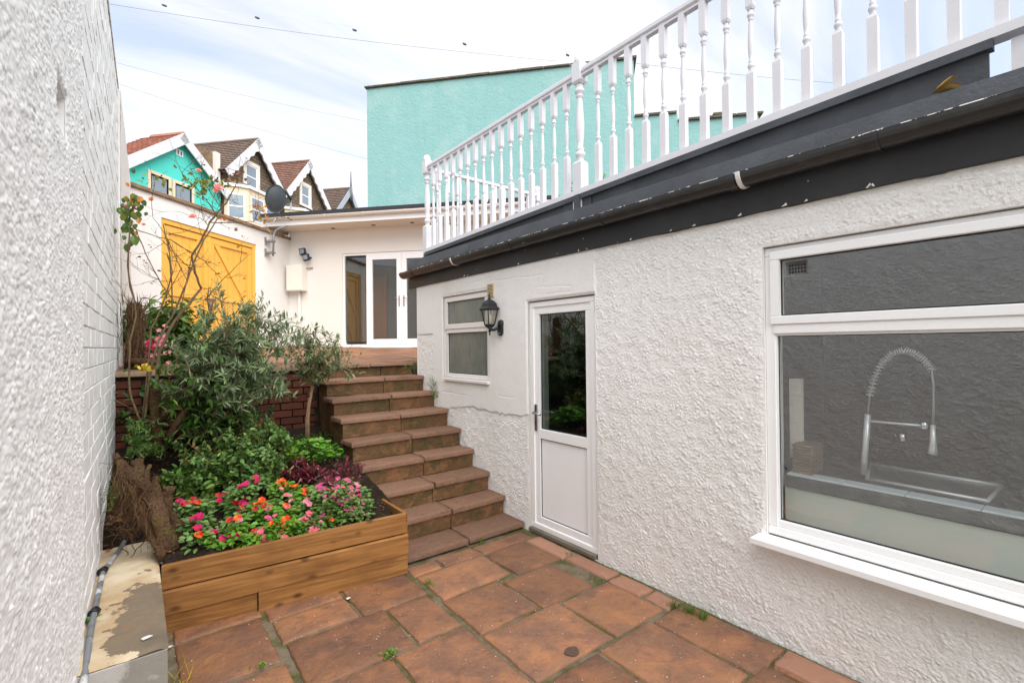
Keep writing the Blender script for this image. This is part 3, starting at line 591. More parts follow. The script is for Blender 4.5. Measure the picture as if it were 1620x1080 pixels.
for j in range(4):
    a = math.pi/4+math.pi/2*j; b.tube([(lx+.046*math.cos(a), ly+.046*math.sin(a), 1.79), (lx+.078*math.cos(a), ly+.078*math.sin(a), 1.93)], .0055, 5)
o = pyr(.052, 1.785, .052, 1.795); b.add(o.v, o.f); o = pyr(.03, 1.765, .05, 1.785); b.add(o.v, o.f)
b.lathe([(.002, 1.69), (.008, 1.70), (.005, 1.715), (.014, 1.73), (.01, 1.75), (.03, 1.768)], 8, (lx, ly)); b.build('cage', 'lampblk', ln)
o = pyr(.043, 1.795, .073, 1.927); b = MB().add(o.v, o.f[:4]); b.build('lantern_glass', 'lampglass', ln)
MB().lathe([(.014, 1.79), (.016, 1.83), (.018, 1.87), (.008, 1.90)], 10, (lx, ly)).build('bulb', 'bulb', ln)
MB().tube([(lx, ly, 1.745), (2.63, 3.60, 1.742), (2.665, 3.57, 1.765)], [.012, .014, .016], 8).build('arm', 'lampblk', ln)
b = MB(); b.lathe([(.001, 2.655), (.028, 2.66), (.035, 2.675), (.038, 2.694)], 14, axis='x', o=(0, 3.555, 1.80)); b.box((2.662, 2.695), (3.525, 3.588), (1.70, 1.80), .006); b.lathe([(.002, 2.650), (.018, 2.655), (.02, 2.68)], 12, axis='x', o=(0, 3.555, 1.705)); b.build('back_plate', 'lampblk', ln)
MB().lathe([(.001, 2.644), (.010, 2.648), (.012, 2.652)], 10, axis='x', o=(0, 3.56, 1.704)).build('sensor_lens', 'lead', ln)

# ---- balustrade
BX = 2.862
bal = thing('balustrade', 'white turned timber balustrade along the flat roof edge', 'balustrade', (BX, 5.3, 2.62))
def turned(s, zb, z1, z2, zt, kind):
    """square block, turned middle, square block; origin at base centre"""
    b = MB(); c = .003; h = s/2
    def sq(za, zb_, topch, botch):
        pr = ([(.72, za)] if botch else [(1, za)])+([(1, za+.018)] if botch else [])+([(1, zb_-.018), (.72, zb_)] if topch else [(1, zb_)])
        vs = [(sx*h*k, sy*h*k, z) for k, z in pr for sx, sy in ((-1, -1), (1, -1), (1, 1), (-1, 1))]; n = len(pr)
        b.add(vs, [(i*4+j, i*4+(j+1) % 4, i*4+4+(j+1) % 4, i*4+4+j) for i in range(n-1) for j in range(4)]+[(3, 2, 1, 0), tuple(n*4-4+j for j in range(4))])
    sq(zb, z1, True, False); sq(z2, zt, False, True)
    T = z2-z1
    P = [(.62, 0), (.70, .015), (.55, .04), (.85, .065), (.92, .09), (.85, .115), (.55, .13), (.66, .145), (.72, .165), (.50, .18), (.62, .25), (.74, .36), (.80, .45), (.72, .58), (.60, .70), (.50, .80), (.48, .825), (.70, .84), (.64, .855), (.55, .87), (.86, .89), (.93, .912), (.84, .935), (.55, .955), (.66, .975), (.62, 1)]
    b.lathe([(h*r, z1+T*t) for r, t in P], 12); return b
bme = turned(.043, 0, .355, .75, .995, 0).mesh('baluster', 'wpaint')
def baluster(x, y): 
    o = link('baluster', bme, bal); zb = zr(y)+.03 if abs(x-BX) < .01 else 2.785; o.location = Vector((x, y, zb))-ORG[bal.name]; o.rotation_euler = (0, 0, random.uniform(-.03, .03)); o.scale = (1, 1, (3.785-zb)/.995)
nme = turned(.09, -.16, .30, .93, 1.10, 1); nme.lathe([(.045, 1.095), (.044, 1.12), (.040, 1.15), (.028, 1.168), (.004, 1.175)], 14); nm = nme.mesh('newel_post', 'wpaint')
def newel(x, y, dz=0):
    o = link('newel_post', nm, bal); o.location = Vector((x, y, 2.785+dz))-ORG[bal.name]
newel(BX, 5.285); newel(BX, 2.70); newel(4.69, 5.30, -.02); newel(BX, -.9)
for k in range(1, 17): baluster(BX, 2.70+.152*k)
for k in range(1, 24): baluster(BX, 2.70-.0455-.148*k)
for k in range(1, 12): baluster(BX+.15*k, 5.30)
box('handrail', (BX-.032, BX+.032), (2.745, 5.24), (3.782, 3.828), 'wpaint', bal, .01); box('handrail', (BX-.032, BX+.032), (-3, 2.655), (3.786, 3.832), 'wpaint', bal, .01)
box('rail_cap', (BX-.02, BX+.02), (-3, 5.24), (3.765, 3.783), 'wpaint', bal)
box('handrail', (BX+.045, 4.65), (5.27, 5.33), (3.775, 3.82), 'wpaint', bal, .01)
sloped('bottom_rail', (BX-.050, BX+.033), -3, 5.24, 0, .042, 'wpaint', bal)
box('bottom_rail', (BX+.045, 4.65), (5.265, 5.335), (2.745, 2.785), 'wpaint', bal, .004)
for y in (-.1, .12, .24): box('rail_support', (BX-.02, BX+.02), (y-.02, y+.02), (2.62, 2.84), 'wpaint', bal)

# ---- left boundary wall
lw = thing('boundary_wall', 'tall white boundary wall close on the left, roughcast near the camera and painted brick beyond', 'wall', (-.235, 0, 0), -math.atan(.0204), world=False)
box('wall_core', (-.3, -.008), (2.75, 9.35), (-.06, 4.17), 'pmortar', lw); box('wall_core', (-.3, -.03), (-3, 2.75), (-.06, 4.17), 'pmortar', lw)
VH = [(2.06, 2.275, 2.33, 2.475)]
def hl(Y, Z):
    a = domes(Y+.006*vnoise(Y, Z, 60, 9), Z+.006*vnoise(Y, Z, 60, 8), .0165, .50, .85, 1); b_ = domes(Y+.5, Z, .0105, .5, .8, 2); n = vnoise(Y, Z, 26, 3)
    h = (.0085*np.maximum(a, b_*.75))*(.4+.8*n)+.004*vnoise(Y, Z, 9, 5)+.0012*vnoise(Y, Z, 300, 6)
    return h*hole_fade(Y, Z, VH, .014)+.0005
relief('roughcast_panel', 1.15, 2.75, .0, 4.18, .0070, hl, lambda Y, Z, H: np.stack([H+.002, Y, Z], -1), 'roughcast', VH, lw, vstep=.0030)
relief('roughcast_panel', .3, 1.15, .0, 4.18, .009, hl, lambda Y, Z, H: np.stack([H+.002, Y, Z], -1), 'roughcast', (), lw, vstep=.0055)
relief('roughcast_panel', -3, .3, .0, 4.18, .03, hl, lambda Y, Z, H: np.stack([H*.8+.002, Y, Z], -1), 'roughcast', (), lw)
mb = MB()
for y0, y1, z0, z1 in [(-3, 2.06, -.05, 4.17), (2.275, 2.752, -.05, 4.17), (2.06, 2.275, -.05, 2.33), (2.06, 2.275, 2.475, 4.17)]: mb.box((-.031, .0015), (y0, y1), (z0, z1))
mb.build('render_coat', 'roughcast', lw)
v_ = MB(); v_.box((-.0305, -.024), (2.07, 2.265), (2.34, 2.465)); vv = v_.build('air_brick', 'pale', lw)
for i in range(6):
    for j in range(3): box('air_brick_hole', (-.0245, -.0235), (2.082+.03*i, 2.100+.03*i), (2.352+.037*j, 2.377+.037*j), 'dark', vv)
BW, BH = .232, .1005
cells = []
for r in range(int(4.17/BH)):
    off = (BW/2 if r % 2 else 0)
    y = 2.755-off
    while y < 6.1:
        a, c = max(y+.001, 2.756), min(y+BW-.0015, 6.098)
        if c-a > .03: cells.append((a, c, r*BH+.002, (r+1)*BH-.003))
        y += BW
def score(cx):
    y, z = (cx[0]+cx[1])/2, (cx[2]+cx[3])/2; d = y; vis = z > .30 and abs(z-1.5)/y < .85; return (0 if vis else 1, d)
cells.sort(key=score)
def brickbox(b, a, c, e, f, x1):
    j = lambda s: random.uniform(-s, s); n = 4; ed = .006; V = []
    ys = [a, a+ed]+[a+(c-a)*k/3 for k in (1, 2)]+[c-ed, c]
    prof = [(e, -.0138), (e+.001+j(.001), x1-.0025), (e+.004+j(.001), x1), (f-.0035+j(.001), x1), (f-.001+j(.0005), x1-.002), (f, -.0138)]
    for i, y in enumerate(ys):
        k = .005 if i in (0, len(ys)-1) else 0
        for z, x in prof: V.append(((x-k if x > -.01 else x)+j(.0008), y, z+(j(.0018) if x > -.01 else 0)))
    m_ = len(prof); F = [((i+1)*m_+q_, i*m_+q_, i*m_+q_+1, (i+1)*m_+q_+1) for i in range(len(ys)-1) for q_ in range(m_-1)]
    F = [f_[::-1] for f_ in F]; b.add(V, F, False)
for a, c, e, f in cells[:300]: b = MB(); brickbox(b, a, c, e, f, random.uniform(-.002, .002)); b.build('brick', 'pbrick', lw)
b = MB()
for a, c, e, f in cells[300:]: brickbox(b, a, c, e, f, random.uniform(-.002, .002))
b.build('brickwork', 'pbrick', lw, kind='stuff')
def hs(Y, Z): return .004*vnoise(Y, Z, 5, 1)+.002*vnoise(Y, Z, 30, 2)-.003*(np.abs(((Z+.01*vnoise(Y, Z, 1))/.1) % 1-.5) < .05)
relief('plaster_strip', 6.1, 9.35, -.02, 4.18, .02, hs, lambda Y, Z, H: np.stack([H+.012, Y, Z], -1), 'smooth', (), lw)
box('strip_edge', (-.0075, .0125), (6.1, 6.13), (-.02, 4.17), 'smooth', lw)
box('wall_top', (-.3, .004), (-3, 9.35), (4.18, 4.20), 'pmortar', lw)

# ---- worn pipe along the wall foot
pp = thing('service_pipe', 'paint-spattered grey pipe running along the foot of the left wall over the concrete block', 'pipe', (-.15, 2.5, .35))
pth = [Vector((max(p_.x, -.235+.0204*p_.y+.026), p_.y, p_.z)) for p_ in [onZ(*p, .37) for p in ((238, 812), (205, 842), (190, 868), (172, 892), (155, 903))]+[onZ(*p, .375) for p in ((145, 930), (133, 962), (128, 985))]+[onZ(126, 1005, .37), onZ(132, 1080, .33), onZ(136, 1180, .2)]]
MB().tube(pth, .0125, 10).build('pipe_run', 'pipe', pp)
for px, py, r in ((147, 906, .021), (127, 974, .020)): 
    c_ = onZ(px, py, .375); c_.x = max(c_.x, -.235+.0204*c_.y+.026); MB().tube([c_+Vector((-.008, -.018, 0)), c_+Vector((.004, .02, 0))], r, 8, jit=.12).build('tape_wrap', 'cable', pp)
MB().tube([Vector((-.13, 5.0, .6)), Vector((-.135, 4.5, .55)), onZ(200, 745, .55), onZ(196, 660, .9), onZ(192, 610, 1.2)][2:], .012, 8).build('pipe_riser', 'pipe', pp)

# ---- concrete block with flaking paint
blk = thing('concrete_block', 'low concrete plinth with flaking cream and white paint against the left wall', 'plinth', (0, 3, 0))
def blockmat():
    Mb = mat('flaking_paint_concrete', (.22, .17, .115), .85, .2, bump=[(25, .5, .01), (90, .4, .004)], var=[(3, .5, (.10, .095, .08), .45, .65), (6, .7, (.30, .17, .10), .60, .72)])
    t = Mb.node_tree; l = t.links.new; b = t.nodes['Principled BSDF']; old = b.inputs['Base Color'].links[0].from_socket
    tcn = N(t, 'ShaderNodeTexCoord'); sx = N(t, 'ShaderNodeSeparateXYZ'); l(tcn.outputs['Object'], sx.inputs[0])
    nn = N(t, 'ShaderNodeTexNoise', Scale=7, Detail=8.0, Roughness=.65); l(tcn.outputs['Object'], nn.inputs[0])
    # bare patch is off-centre to the right and near end of the top
    vm = N(t, 'ShaderNodeVectorMath', operation='MULTIPLY_ADD'); l(tcn.outputs['Object'], vm.inputs[0]); vm.inputs[1].default_value = (5.0, 1.55, 2.0); vm.inputs[2].default_value = (-.35, .34, -.7)
    le = N(t, 'ShaderNodeVectorMath', operation='LENGTH'); l(vm.outputs[0], le.inputs[0])
    ad = N(t, 'ShaderNodeMath', operation='MULTIPLY_ADD'); l(nn.outputs[0], ad.inputs[0]); ad.inputs[1].default_value = 2.2; l(le.outputs['Value'], ad.inputs[2])
    mr = N(t, 'ShaderNodeMapRange'); l(ad.outputs[0], mr.inputs[0]); mr.inputs[1].default_value = 1.78; mr.inputs[2].default_value = 1.83
    n3 = N(t, 'ShaderNodeTexNoise', Scale=4, Detail=5.0); l(tcn.outputs['Object'], n3.inputs[0])
    rp = N(t, 'ShaderNodeValToRGB'); l(n3.outputs[0], rp.inputs[0]); rp.color_ramp.elements[0].position = .4; rp.color_ramp.elements[0].color = (.50, .36, .21, 1); rp.color_ramp.elements[1].position = .62; rp.color_ramp.elements[1].color = (.66, .56, .40, 1)
    mm = N(t, 'ShaderNodeMix', data_type='RGBA'); l(mr.outputs[0], mm.inputs[0]); l(old, mm.inputs[6]); l(rp.outputs[0], mm.inputs[7]); l(mm.outputs[2], b.inputs['Base Color']); return Mb
M['block'] = blockmat()
def hb_(U, V): return .012*vnoise(U, V, 5, 1)+.005*vnoise(U, V, 22, 2)+.002*vnoise(U, V, 90, 3)
relief('block_top', -.24, .112, 2.51, 3.92, .007, hb_, lambda U, V, H: np.stack([U, V-3, .342+H-.012*np.clip((.03-(.112-U))/.03, 0, 1)-.01*np.clip((2.54-V)/.03, 0, 1)], -1), 'block', (), blk)
box('block_body', (-.24, .110), (2.512, 3.92), (-.06, .335), 'conc', blk, .01)
M['blockface'] = mat('grey_white_paint_face', (.50, .48, .45), .7, .2, bump=[(14, .5, .01)], var=[(2.2, .7, (.17, .15, .12), .50, .53), (5, .3, (.36, .33, .29), .4, .6)])
box('front_paint', (-.238, .108), (2.505, 2.5135), (-.05, .333), 'blockface', blk, .002)

# ---- terrace, retaining wall, steps
def tz(y): return 1.40+.037*(y-5.36)
P0 = [(-.2, 5.50), (2.72, 5.50), (2.72, 5.44), (6.6, 5.44), (6.54, 7.97), (2.885, 12.08), (-.06, 9.46), (-.2, 9.46)]
ter = MB(); n = len(P0); ter.add([(x, y, tz(y)-.012) for x, y in P0]+[(x, y, .3) for x, y in P0], [tuple(range(n))]+[(i, n+i, n+(i+1) % n, (i+1) % n) for i in range(n)])
terrace = ter.build('terrace', 'mortar'); tag(terrace, kind='structure')
k = 0; y = 5.40
rows = [.30, .42, .62, .45, .62, .62, .45, .62, .62, .62]
for ri, rh in enumerate(rows):
    x = -.16-(ri % 3)*.2
    while x < 6.5:
        ww = random.choice((.45, .6, .6, .75)); x1 = x+ww; xa, xb = max(x+.006, -.15), x1-.006; cy = y+rh/2; cx_ = (xa+xb)/2
        q_ = Vector((cx_, cy, 0))-CC; inside = q_.dot(NB) > -.0 and q_.dot(G2) < 0 and xb-xa > .1 and (cx_ < 2.7 or y > 5.44)
        if q_.dot(G2) < -.2 and q_.dot(NB) > .2 and xb-xa > .1 and not (x1 > 2.7 and y < 5.5):
            k += 1; o = slab('terrace_slab', xa, xb, y+.005, y+rh-.005, tz(cy), .04, 'slab' if ri else 'stepslab', terrace, 200+k, .002); o.rotation_euler.x += .037
        x = x1
    y += rh
steps = thing('stone_steps', 'flight of eight worn red stone steps climbing beside the white house wall to the terrace', 'steps', (2.1, 3.25, 0))
SY = [3.245, 3.525, 3.77, 4.035, 4.28, 4.53, 4.81, 5.08, 5.37]; SZ = [.05, .215, .385, .56, .735, .91, 1.085, 1.255, 1.40]
XL = [1.55, 1.555, 1.56, 1.555, 1.55, 1.545, 1.555, 1.57, 1.57]; XJ = [2.11, 2.12, 2.09, 2.13, 2.125, 2.13, 2.16, 2.2, 2.3]
for i in range(9):
    y0, z = SY[i], SZ[i]; y1 = SY[i+1]+.03 if i < 8 else y0+.12
    sl = .05*(random.random()-.5)
    for j, (a, b) in enumerate(((XL[i]-.02, XJ[i]-.004), (XJ[i]+.004, 2.69))):
        if i == 8: continue
        slab('tread', a, b, y0, y1, z+random.uniform(-.003, .003), .042, 'stepslab', steps, 100+i*2+j, .010, .005, .014)
    if i > 0:
        zb = SZ[i-1]
        xj = XJ[i]+random.uniform(-.02, .02)
        for j, (a, b) in enumerate(((XL[i]+.005, xj-.004), (xj+.004, 2.685))):
            if i == 8 and j == 0: a = 1.56
            o = MB().box((a, b), (y0+.028+random.uniform(0, .004), y0+.07), (zb-.005, z-.044), .004).build('riser', 'riser', steps)
    if 0 < i < 8: box('step_core', (XL[i]+.012, 2.69), (y0+.068, SY[i+1]+.04), (-.05 if i < 2 else .1, z-.042), 'riser', steps)
box('step_core', (1.57, 2.69), (3.30, 3.6), (-.05, .008), 'riser', steps)
for j, (a, b) in enumerate(((1.56, 2.14), (2.15, 2.69))): slab('terrace_nosing', a, b, 5.355, 5.52, 1.402, .035, 'stepslab', steps, 140+j, .004, .003)
# steps' side cheek
rw = thing('retaining_wall', 'low dark red brick retaining wall with stone coping behind the flower bed', 'wall', (.7, 5.4, .6))
box('wall_core', (-.2, 1.56), (5.392, 5.50), (.3, 1.355), 'bmortar', rw)
r = 0; z = .50
while z < 1.33:
    x = -.16-(.11 if r % 2 else 0)
    while x < 1.55:
        a, c = max(x, -.15), min(x+.213, 1.545)
        if c-a > .04: yj = random.uniform(-.005, .004); MB().box((a, c), (5.362+yj, 5.395), (z, z+.064), .003).build('brick', 'brick', rw)
        x += .225
    z += .0755; r += 1
x = -.16
for k, ww in enumerate((.46, .5, .44, .35)): slab('coping_slab', x, min(x+ww-.006, 1.56), 5.33, 5.56, 1.402, .042, 'coping', rw, 160+k, .008, .004, .008); x += ww

# ---- soil bed
def soilz(x, y):
    t = min(max((y-3.3)/2.05, 0), 1); z = .345+.40*t**.9
    z += .03*mnoise.noise((x*3, y*3, 0))+.012*mnoise.noise((x*13, y*13, 4))
    if x < .12 and y < 3.95: z = min(z, .30)
    return z
NX, NY = 90, 110; V = []; F = []
for i in range(NX):
    for j in range(NY):
        x = -.2+1.76*i/(NX-1); yy0 = 3.36-.13*(x-.14)/1.36; y = max(yy0, 3.19)+(5.37-max(yy0, 3.19))*j/(NY-1)
        V.append((x, y, soilz(x, y)+.006*random.random()))
F = [(i*NY+j, (i+1)*NY+j, (i+1)*NY+j+1, i*NY+j+1) for i in range(NX-1) for j in range(NY-1)]
soil = link('soil_bed', npmesh('soil_bed', V, F, 'soil', True), None, 'structure')
# ---- timber planter front
pl = thing('timber_planter', 'raised bed edging of stained knotty timber boards along the patio', 'planter', (.8, 3.25, 0))
PA, PB = Vector((.118, 3.355, 0)), Vector((1.505, 3.150, 0)); PD = (PB-PA).normalized(); PN = Vector((PD.y, -PD.x, 0)); PLen = (PB-PA).length
def board(s0, s1, zl0, zl1, h, off, th=.028, nm='board'):
    """board along the front; zl0/zl1 bottom height at each end"""
    p0, p1 = PA+PD*s0, PA+PD*s1; o = bpy.data.meshes.new(nm); nseg = 10; V = []
    Ld = (p1-p0).length
    for i in range(nseg+1):
        t = i/nseg; zb = zl0+(zl1-zl0)*t; s = -Ld/2+Ld*t; wob = .0025*math.sin(t*5+s0*9+zl0*40)
        for (dy, dz) in ((0, .003), (.003, 0), (th, 0), (th, h), (.004, h), (0, h-.004)): V.append((s, dy-wob, zb+dz-(zl0+zl1)/2))
    F = [(i*6+j, (i+1)*6+j, (i+1)*6+(j+1) % 6, i*6+(j+1) % 6) for i in range(nseg) for j in range(6)]+[tuple(range(5, -1, -1)), tuple(nseg*6+j for j in range(6))]
    F = [f[::-1] for f in F]
    o.from_pydata(V, [], F); o.materials.append(M['timber']); ob = link(nm, o, pl)
    c_ = (p0+p1)/2+PN*off; ob.location = Vector((c_.x, c_.y, (zl0+zl1)/2))-ORG[pl.name]; ob.rotation_euler = (0, 0, math.atan2(PD.y, PD.x)); return ob
Lf = PLen
board(0, Lf+.004, .238, .279, .137, .003)
board(0, Lf+.012, .104, .142, .132, .034)
board(0, .475, -.045, -.022, .145, .008)
board(.482, Lf+.006, -.02, .004, .136, .028)
sb = MB().box((1.502, 1.528), (3.16, 4.0), (.02, .415), .003).build('side_board', 'timber', pl)
box('corner_peg', (1.46, 1.50), (3.19, 3.23), (.02, .36), 'timber', pl)
# =================================================================== BACKDROP BUILDINGS
# ---- annexe with french doors (local x along its front, y away from the yard)
an = thing('garden_room', 'single-storey cream rendered garden room with white eaves and french doors on the terrace', 'outbuilding', tuple(CC), RZF, world=False)
mb = MB()
for x0, x1, z0, z1 in [(0, 1.345, .9, 4.32), (1.345, 3.62, 3.74, 4.32), (1.345, 3.62, .9, 1.585), (3.62, 6.2, .9, 4.32)]: mb.box((x0, x1), (0, .2), (z0, z1))
mb.box((6.0, 6.2), (.2, 3.6), (.9, 4.32)); mb.build('wall', 'fac', an)
b = MB().box((1.2, 4.2), (3.5, 3.6), (1.5, 4.3)).box((1.1, 1.2), (.2, 3.6), (1.5, 4.3)).box((4.2, 4.3), (.2, 3.6), (1.5, 4.3)); b.build('room_wall', 'room', an)
box('room_floor', (1.1, 4.3), (.2, 3.6), (1.5, 1.58), 'floor', an)
for k in range(38): box('soffit_board', (-.22+k*.17, -.22+k*.17+.165), (-.60, .0), (4.30, 4.315), 'soffit', an)
fs = box('fascia', (-.22, 6.3), (-.625, -.60), (4.295, 4.47), 'upvc', an)
box('end_board', (-.245, -.22), (-.62, .3), (4.295, 4.47), 'upvc', an)
V = []; F = []; n = 10
for x in (-.20, 6.3):
    for i in range(n+1): a = math.pi+math.pi*i/n; V.append((x, -.685+.058*math.cos(a), 4.462+.058*math.sin(a)))
F = [(i, n+1+i, n+2+i, i+1) for i in range(n)]+[tuple(range(n+1)), tuple(range(2*n+1, n, -1))]
gt = MB().add(V, F, True).build('gutter', 'gut2', an)
for x in (.45, 1.35, 2.25, 3.2): 
    V = []; 
    for xx in (x-.015, x+.015):
        for i in range(n+1): a = math.pi+math.pi*i/n; V.append((xx, -.685+.064*math.cos(a), 4.464+.064*math.sin(a)))
    MB().add(V, F[:n]+F[n:], False).build('gutter_bracket', 'gut2', gt)
rf = MB().add([(-.26, -.66, 4.50), (6.4, -.66, 4.50), (6.4, 3.7, 4.48), (-.26, 3.7, 4.48), (-.26, -.66, 4.575), (6.4, -.66, 4.575), (6.4, 3.7, 4.58), (-.26, 3.7, 4.58)], [(3, 2, 1, 0), (4, 5, 6, 7), (0, 1, 5, 4), (1, 2, 6, 5), (2, 3, 7, 6), (3, 0, 4, 7)]).build('roof', 'darkfelt', an)
box('ceiling', (0, 6.2), (.2, 3.5), (4.32, 4.48), 'room', an)
for px, py in ((527, 361), (591, 356), (652, 352)):
    p = onP(px, py, (0, 0, 4.3), Vector((0, 0, 1))); l_ = p-CC; MB().lathe([(.045, 4.288), (.045, 4.30)], 14, (l_.dot(NB), l_.dot(G2))).build('downlight', 'lead', an)
def fframe(name, x0, x1, z0, z1, w_, yf, d, parent, m='upvc', wb=None):
    wb = wb or w_; return MB().box((x0, x1), (yf, yf+d), (z1-w_, z1), .004).box((x0, x1), (yf, yf+d), (z0, z0+wb), .004).box((x0, x0+w_), (yf+.001, yf+d), (z0+wb, z1-w_), .004).box((x1-w_, x1), (yf+.001, yf+d), (z0+wb, z1-w_), .004).build(name, m, parent)
ff = fframe('french_doors', 1.35, 3.615, 1.59, 3.735, .045, .02, .08, an, wb=.06)
def fpane(x0, x1, z0, z1, yf, parent):
    b = MB()
    for (a, c, e, f) in ((x0, x1, z0, z0+.01), (x0, x1, z1-.01, z1), (x0, x0+.01, z0, z1), (x1-.01, x1, z0, z1)): b.box((a, c), (yf-.004, yf+.002), (e, f))
    b.build('gasket', 'gasket', parent); box('pane', (x0, x1), (yf, yf+.006), (z0, z1), 'glassan', parent)
box('mullion', (1.93, 1.965), (.018, .09), (1.65, 3.69), 'upvc', ff)
fpane(1.41, 1.915, 1.70, 3.66, .05, ff)
for i, x0 in enumerate((1.967, 2.79)):
    dd = fframe('door_leaf', x0, x0+.818, 1.652, 3.688, .115, .008, .05, ff)
    fpane(x0+.105, x0+.713, 1.765, 3.575, .03, ff)
    hx = x0+.765 if i == 0 else x0+.053; s_ = -1 if i == 0 else 1
    b = MB().box((hx-.014, hx+.014), (-.004, .008), (2.50, 2.74)); b.tube([(hx, 0, 2.68), (hx, -.045, 2.68), (hx+s_*.12, -.05, 2.685)], .009, 6); b.build('door_handle', 'handle', ff)
box('threshold', (1.33, 3.65), (-.05, .03), (1.565, 1.60), 'upvc', an, .004)
pd = thing('inner_door', 'brown pine panelled door standing inside the garden room behind the side light', 'door', tuple(CC+G2*1.1+NB*1.3), RZF, world=False)
box('door_leaf', (-.02, .62), (0, .04), (1.60, 3.35), 'pine', pd); 
for a, c, e, f in ((.08, .27, 1.75, 2.45), (.33, .52, 1.75, 2.45), (.08, .27, 2.6, 3.2), (.33, .52, 2.6, 3.2)): box('door_panel', (a, c), (-.012, 0), (e, f), 'pine', pd, .008)
pf = thing('door_surround', 'pale partition wall beside the pine door inside the garden room', 'wall', tuple(CC+G2*1.15+NB*1.3), RZF, world=False); box('partition', (-.1, 2.6), (.04, .1), (1.585, 4.31), 'room', pf)

bx = thing('meter_box', 'cream meter cabinet mounted high on the cream wall in the corner', 'cabinet', tuple(CC), RZF, world=False)
box('cabinet', (.07, .47), (-.22, -.001), (2.90, 3.49), 'creamw', bx, .006); box('cabinet_door', (.085, .455), (-.227, -.2195), (2.915, 3.475), 'creamw', bx, .003)
MB().tube([(.28, -.04, 2.90), (.28, -.04, 1.6)], .03, 8).build('conduit', 'fac', bx); MB().tube([(.47, -.05, 3.43), (.62, -.02, 3.44)], .012, 6).build('cable_stub', 'pine', bx)
fl = thing('floodlight', 'small twin-head black floodlight on the cream wall above the meter cabinet', 'floodlight', tuple(CC), RZF, world=False)
MB().tube([(.56, -.001, 3.68), (.56, -.10, 3.68), (.50, -.12, 3.74)], .022, 8).build('bracket', 'lampblk', fl)
for x, z in ((.43, 3.80), (.52, 3.66)):
    o = MB().prism([(x-.085, -.10, z+.07), (x+.06, -.10, z+.09), (x+.085, -.10, z-.05), (x-.05, -.10, z-.08)], (0, -.06, 0)).build('lamp_head', 'lampblk', fl)
    MB().prism([(x-.065, -.161, z+.05), (x+.045, -.161, z+.065), (x+.062, -.161, z-.03), (x-.035, -.161, z-.055)], (0, -.006, 0)).build('lens', 'glassfar', o)

# ---- gate wall + yellow gates
gw = thing('gate_wall', 'white rendered garden wall with brown stone coping around the yellow gates', 'wall', tuple(CC), RZG, world=False)
mb = MB()
for x0, x1, z0, z1 in [(-4.1, -3.372, .9, 4.12), (-3.372, -1.12, 3.785, 4.12), (-1.12, 0.0, .9, 4.12)]: mb.box((x0, x1), (0, .22), (z0, z1))
mb.build('wall', 'smooth', gw)
x = -4.1
while x < .15: w_ = random.uniform(.42, .6); box('coping_stone', (x+.004, min(x+w_, .2)), (-.05, .27), (4.121, 4.185+random.uniform(-.004, .006)), 'coping', gw, .008); x += w_
gate = thing('double_gate', 'pair of bright yellow boarded timber gates with diagonal braces in the white wall', 'gate', tuple(CC), RZG, world=False)
b = MB().box((-3.37, -1.122), (.02, .12), (3.70, 3.783), .004).box((-3.37, -3.30), (.021, .12), (1.40, 3.70), .004).box((-1.20, -1.122), (.021, .12), (1.40, 3.70), .004); b.build('gate_frame', 'yellow', gate)
for x0, x1, s_ in ((-3.295, -2.335, 1), (-2.325, -1.205, -1)):
    lf = box('gate_leaf', (x0, x1), (.085, .10), (1.45, 3.695), 'yellow', gate)
    np_ = 7
    for k in range(np_): a = x0+(x1-x0)*k/np_; box('plank', (a+.003, a+(x1-x0)/np_-.003), (.068, .085), (1.46, 3.69), 'yellow', lf, .003)
    w_ = .115
    for z0 in (3.57, 2.50, 1.47): box('rail', (x0+.002, x1-.002), (.040, .067), (z0, z0+w_), 'yellow', lf, .003)
    for a in (x0+.002, x1-w_-.002): 
        for zz0, zz1 in ((1.586, 2.499), (2.616, 3.569)): box('stile', (a, a+w_), (.041, .067), (zz0, zz1), 'yellow', lf, .003)
    for zt, zb_ in ((3.568, 2.617), (2.498, 1.587)):
        xa, xb = (x0+w_+.004, x1-w_-.004) if s_ < 0 else (x1-w_-.004, x0+w_+.004); sg = 1 if xb > xa else -1
        MB().prism([(xa, .043, zt), (xa+sg*.14, .043, zt), (xb, .043, zb_), (xb-sg*.14, .043, zb_)], (0, .023, 0)).build('brace', 'yellow', lf)
box('meeting_strip', (-2.36, -2.30), (.028, .040), (1.46, 3.69), 'yellow', gate, .003)
b = MB().box((-2.45, -2.2), (.012, .03), (2.50, 2.53)); b.tube([(-2.33, .01, 2.48), (-2.33, .01, 2.2)], .012, 6); b.build('bolt', 'lead', gate)

# ---- satellite dish
ds = thing('satellite_dish', 'dark grey satellite dish on a cranked pole fixed to the white wall near the corner', 'satellite dish', tuple(CC), RZG, world=False)
A = lambda px, py, d: gp(px, py, d)
pole = [A(432, 405, .14), A(433, 372, .14), A(436, 365, .16), A(441, 362, .24), A(454, 357, .36), A(459, 352, .40), A(460, 344, .42), A(460, 318, .44)]
MB().tube(pole, .022, 10).build('pole', 'galv', ds)
for py in (382, 400): p = A(431, py, .12); MB().box((p.x-.10, p.x+.04), (-.17, -.001), (p.z-.018, p.z+.018)).box((p.x-.10, p.x-.07), (-.03, -.001), (p.z-.08, p.z+.08)).build('wall_bracket', 'galv', ds)
dc = A(438, 315, .62)
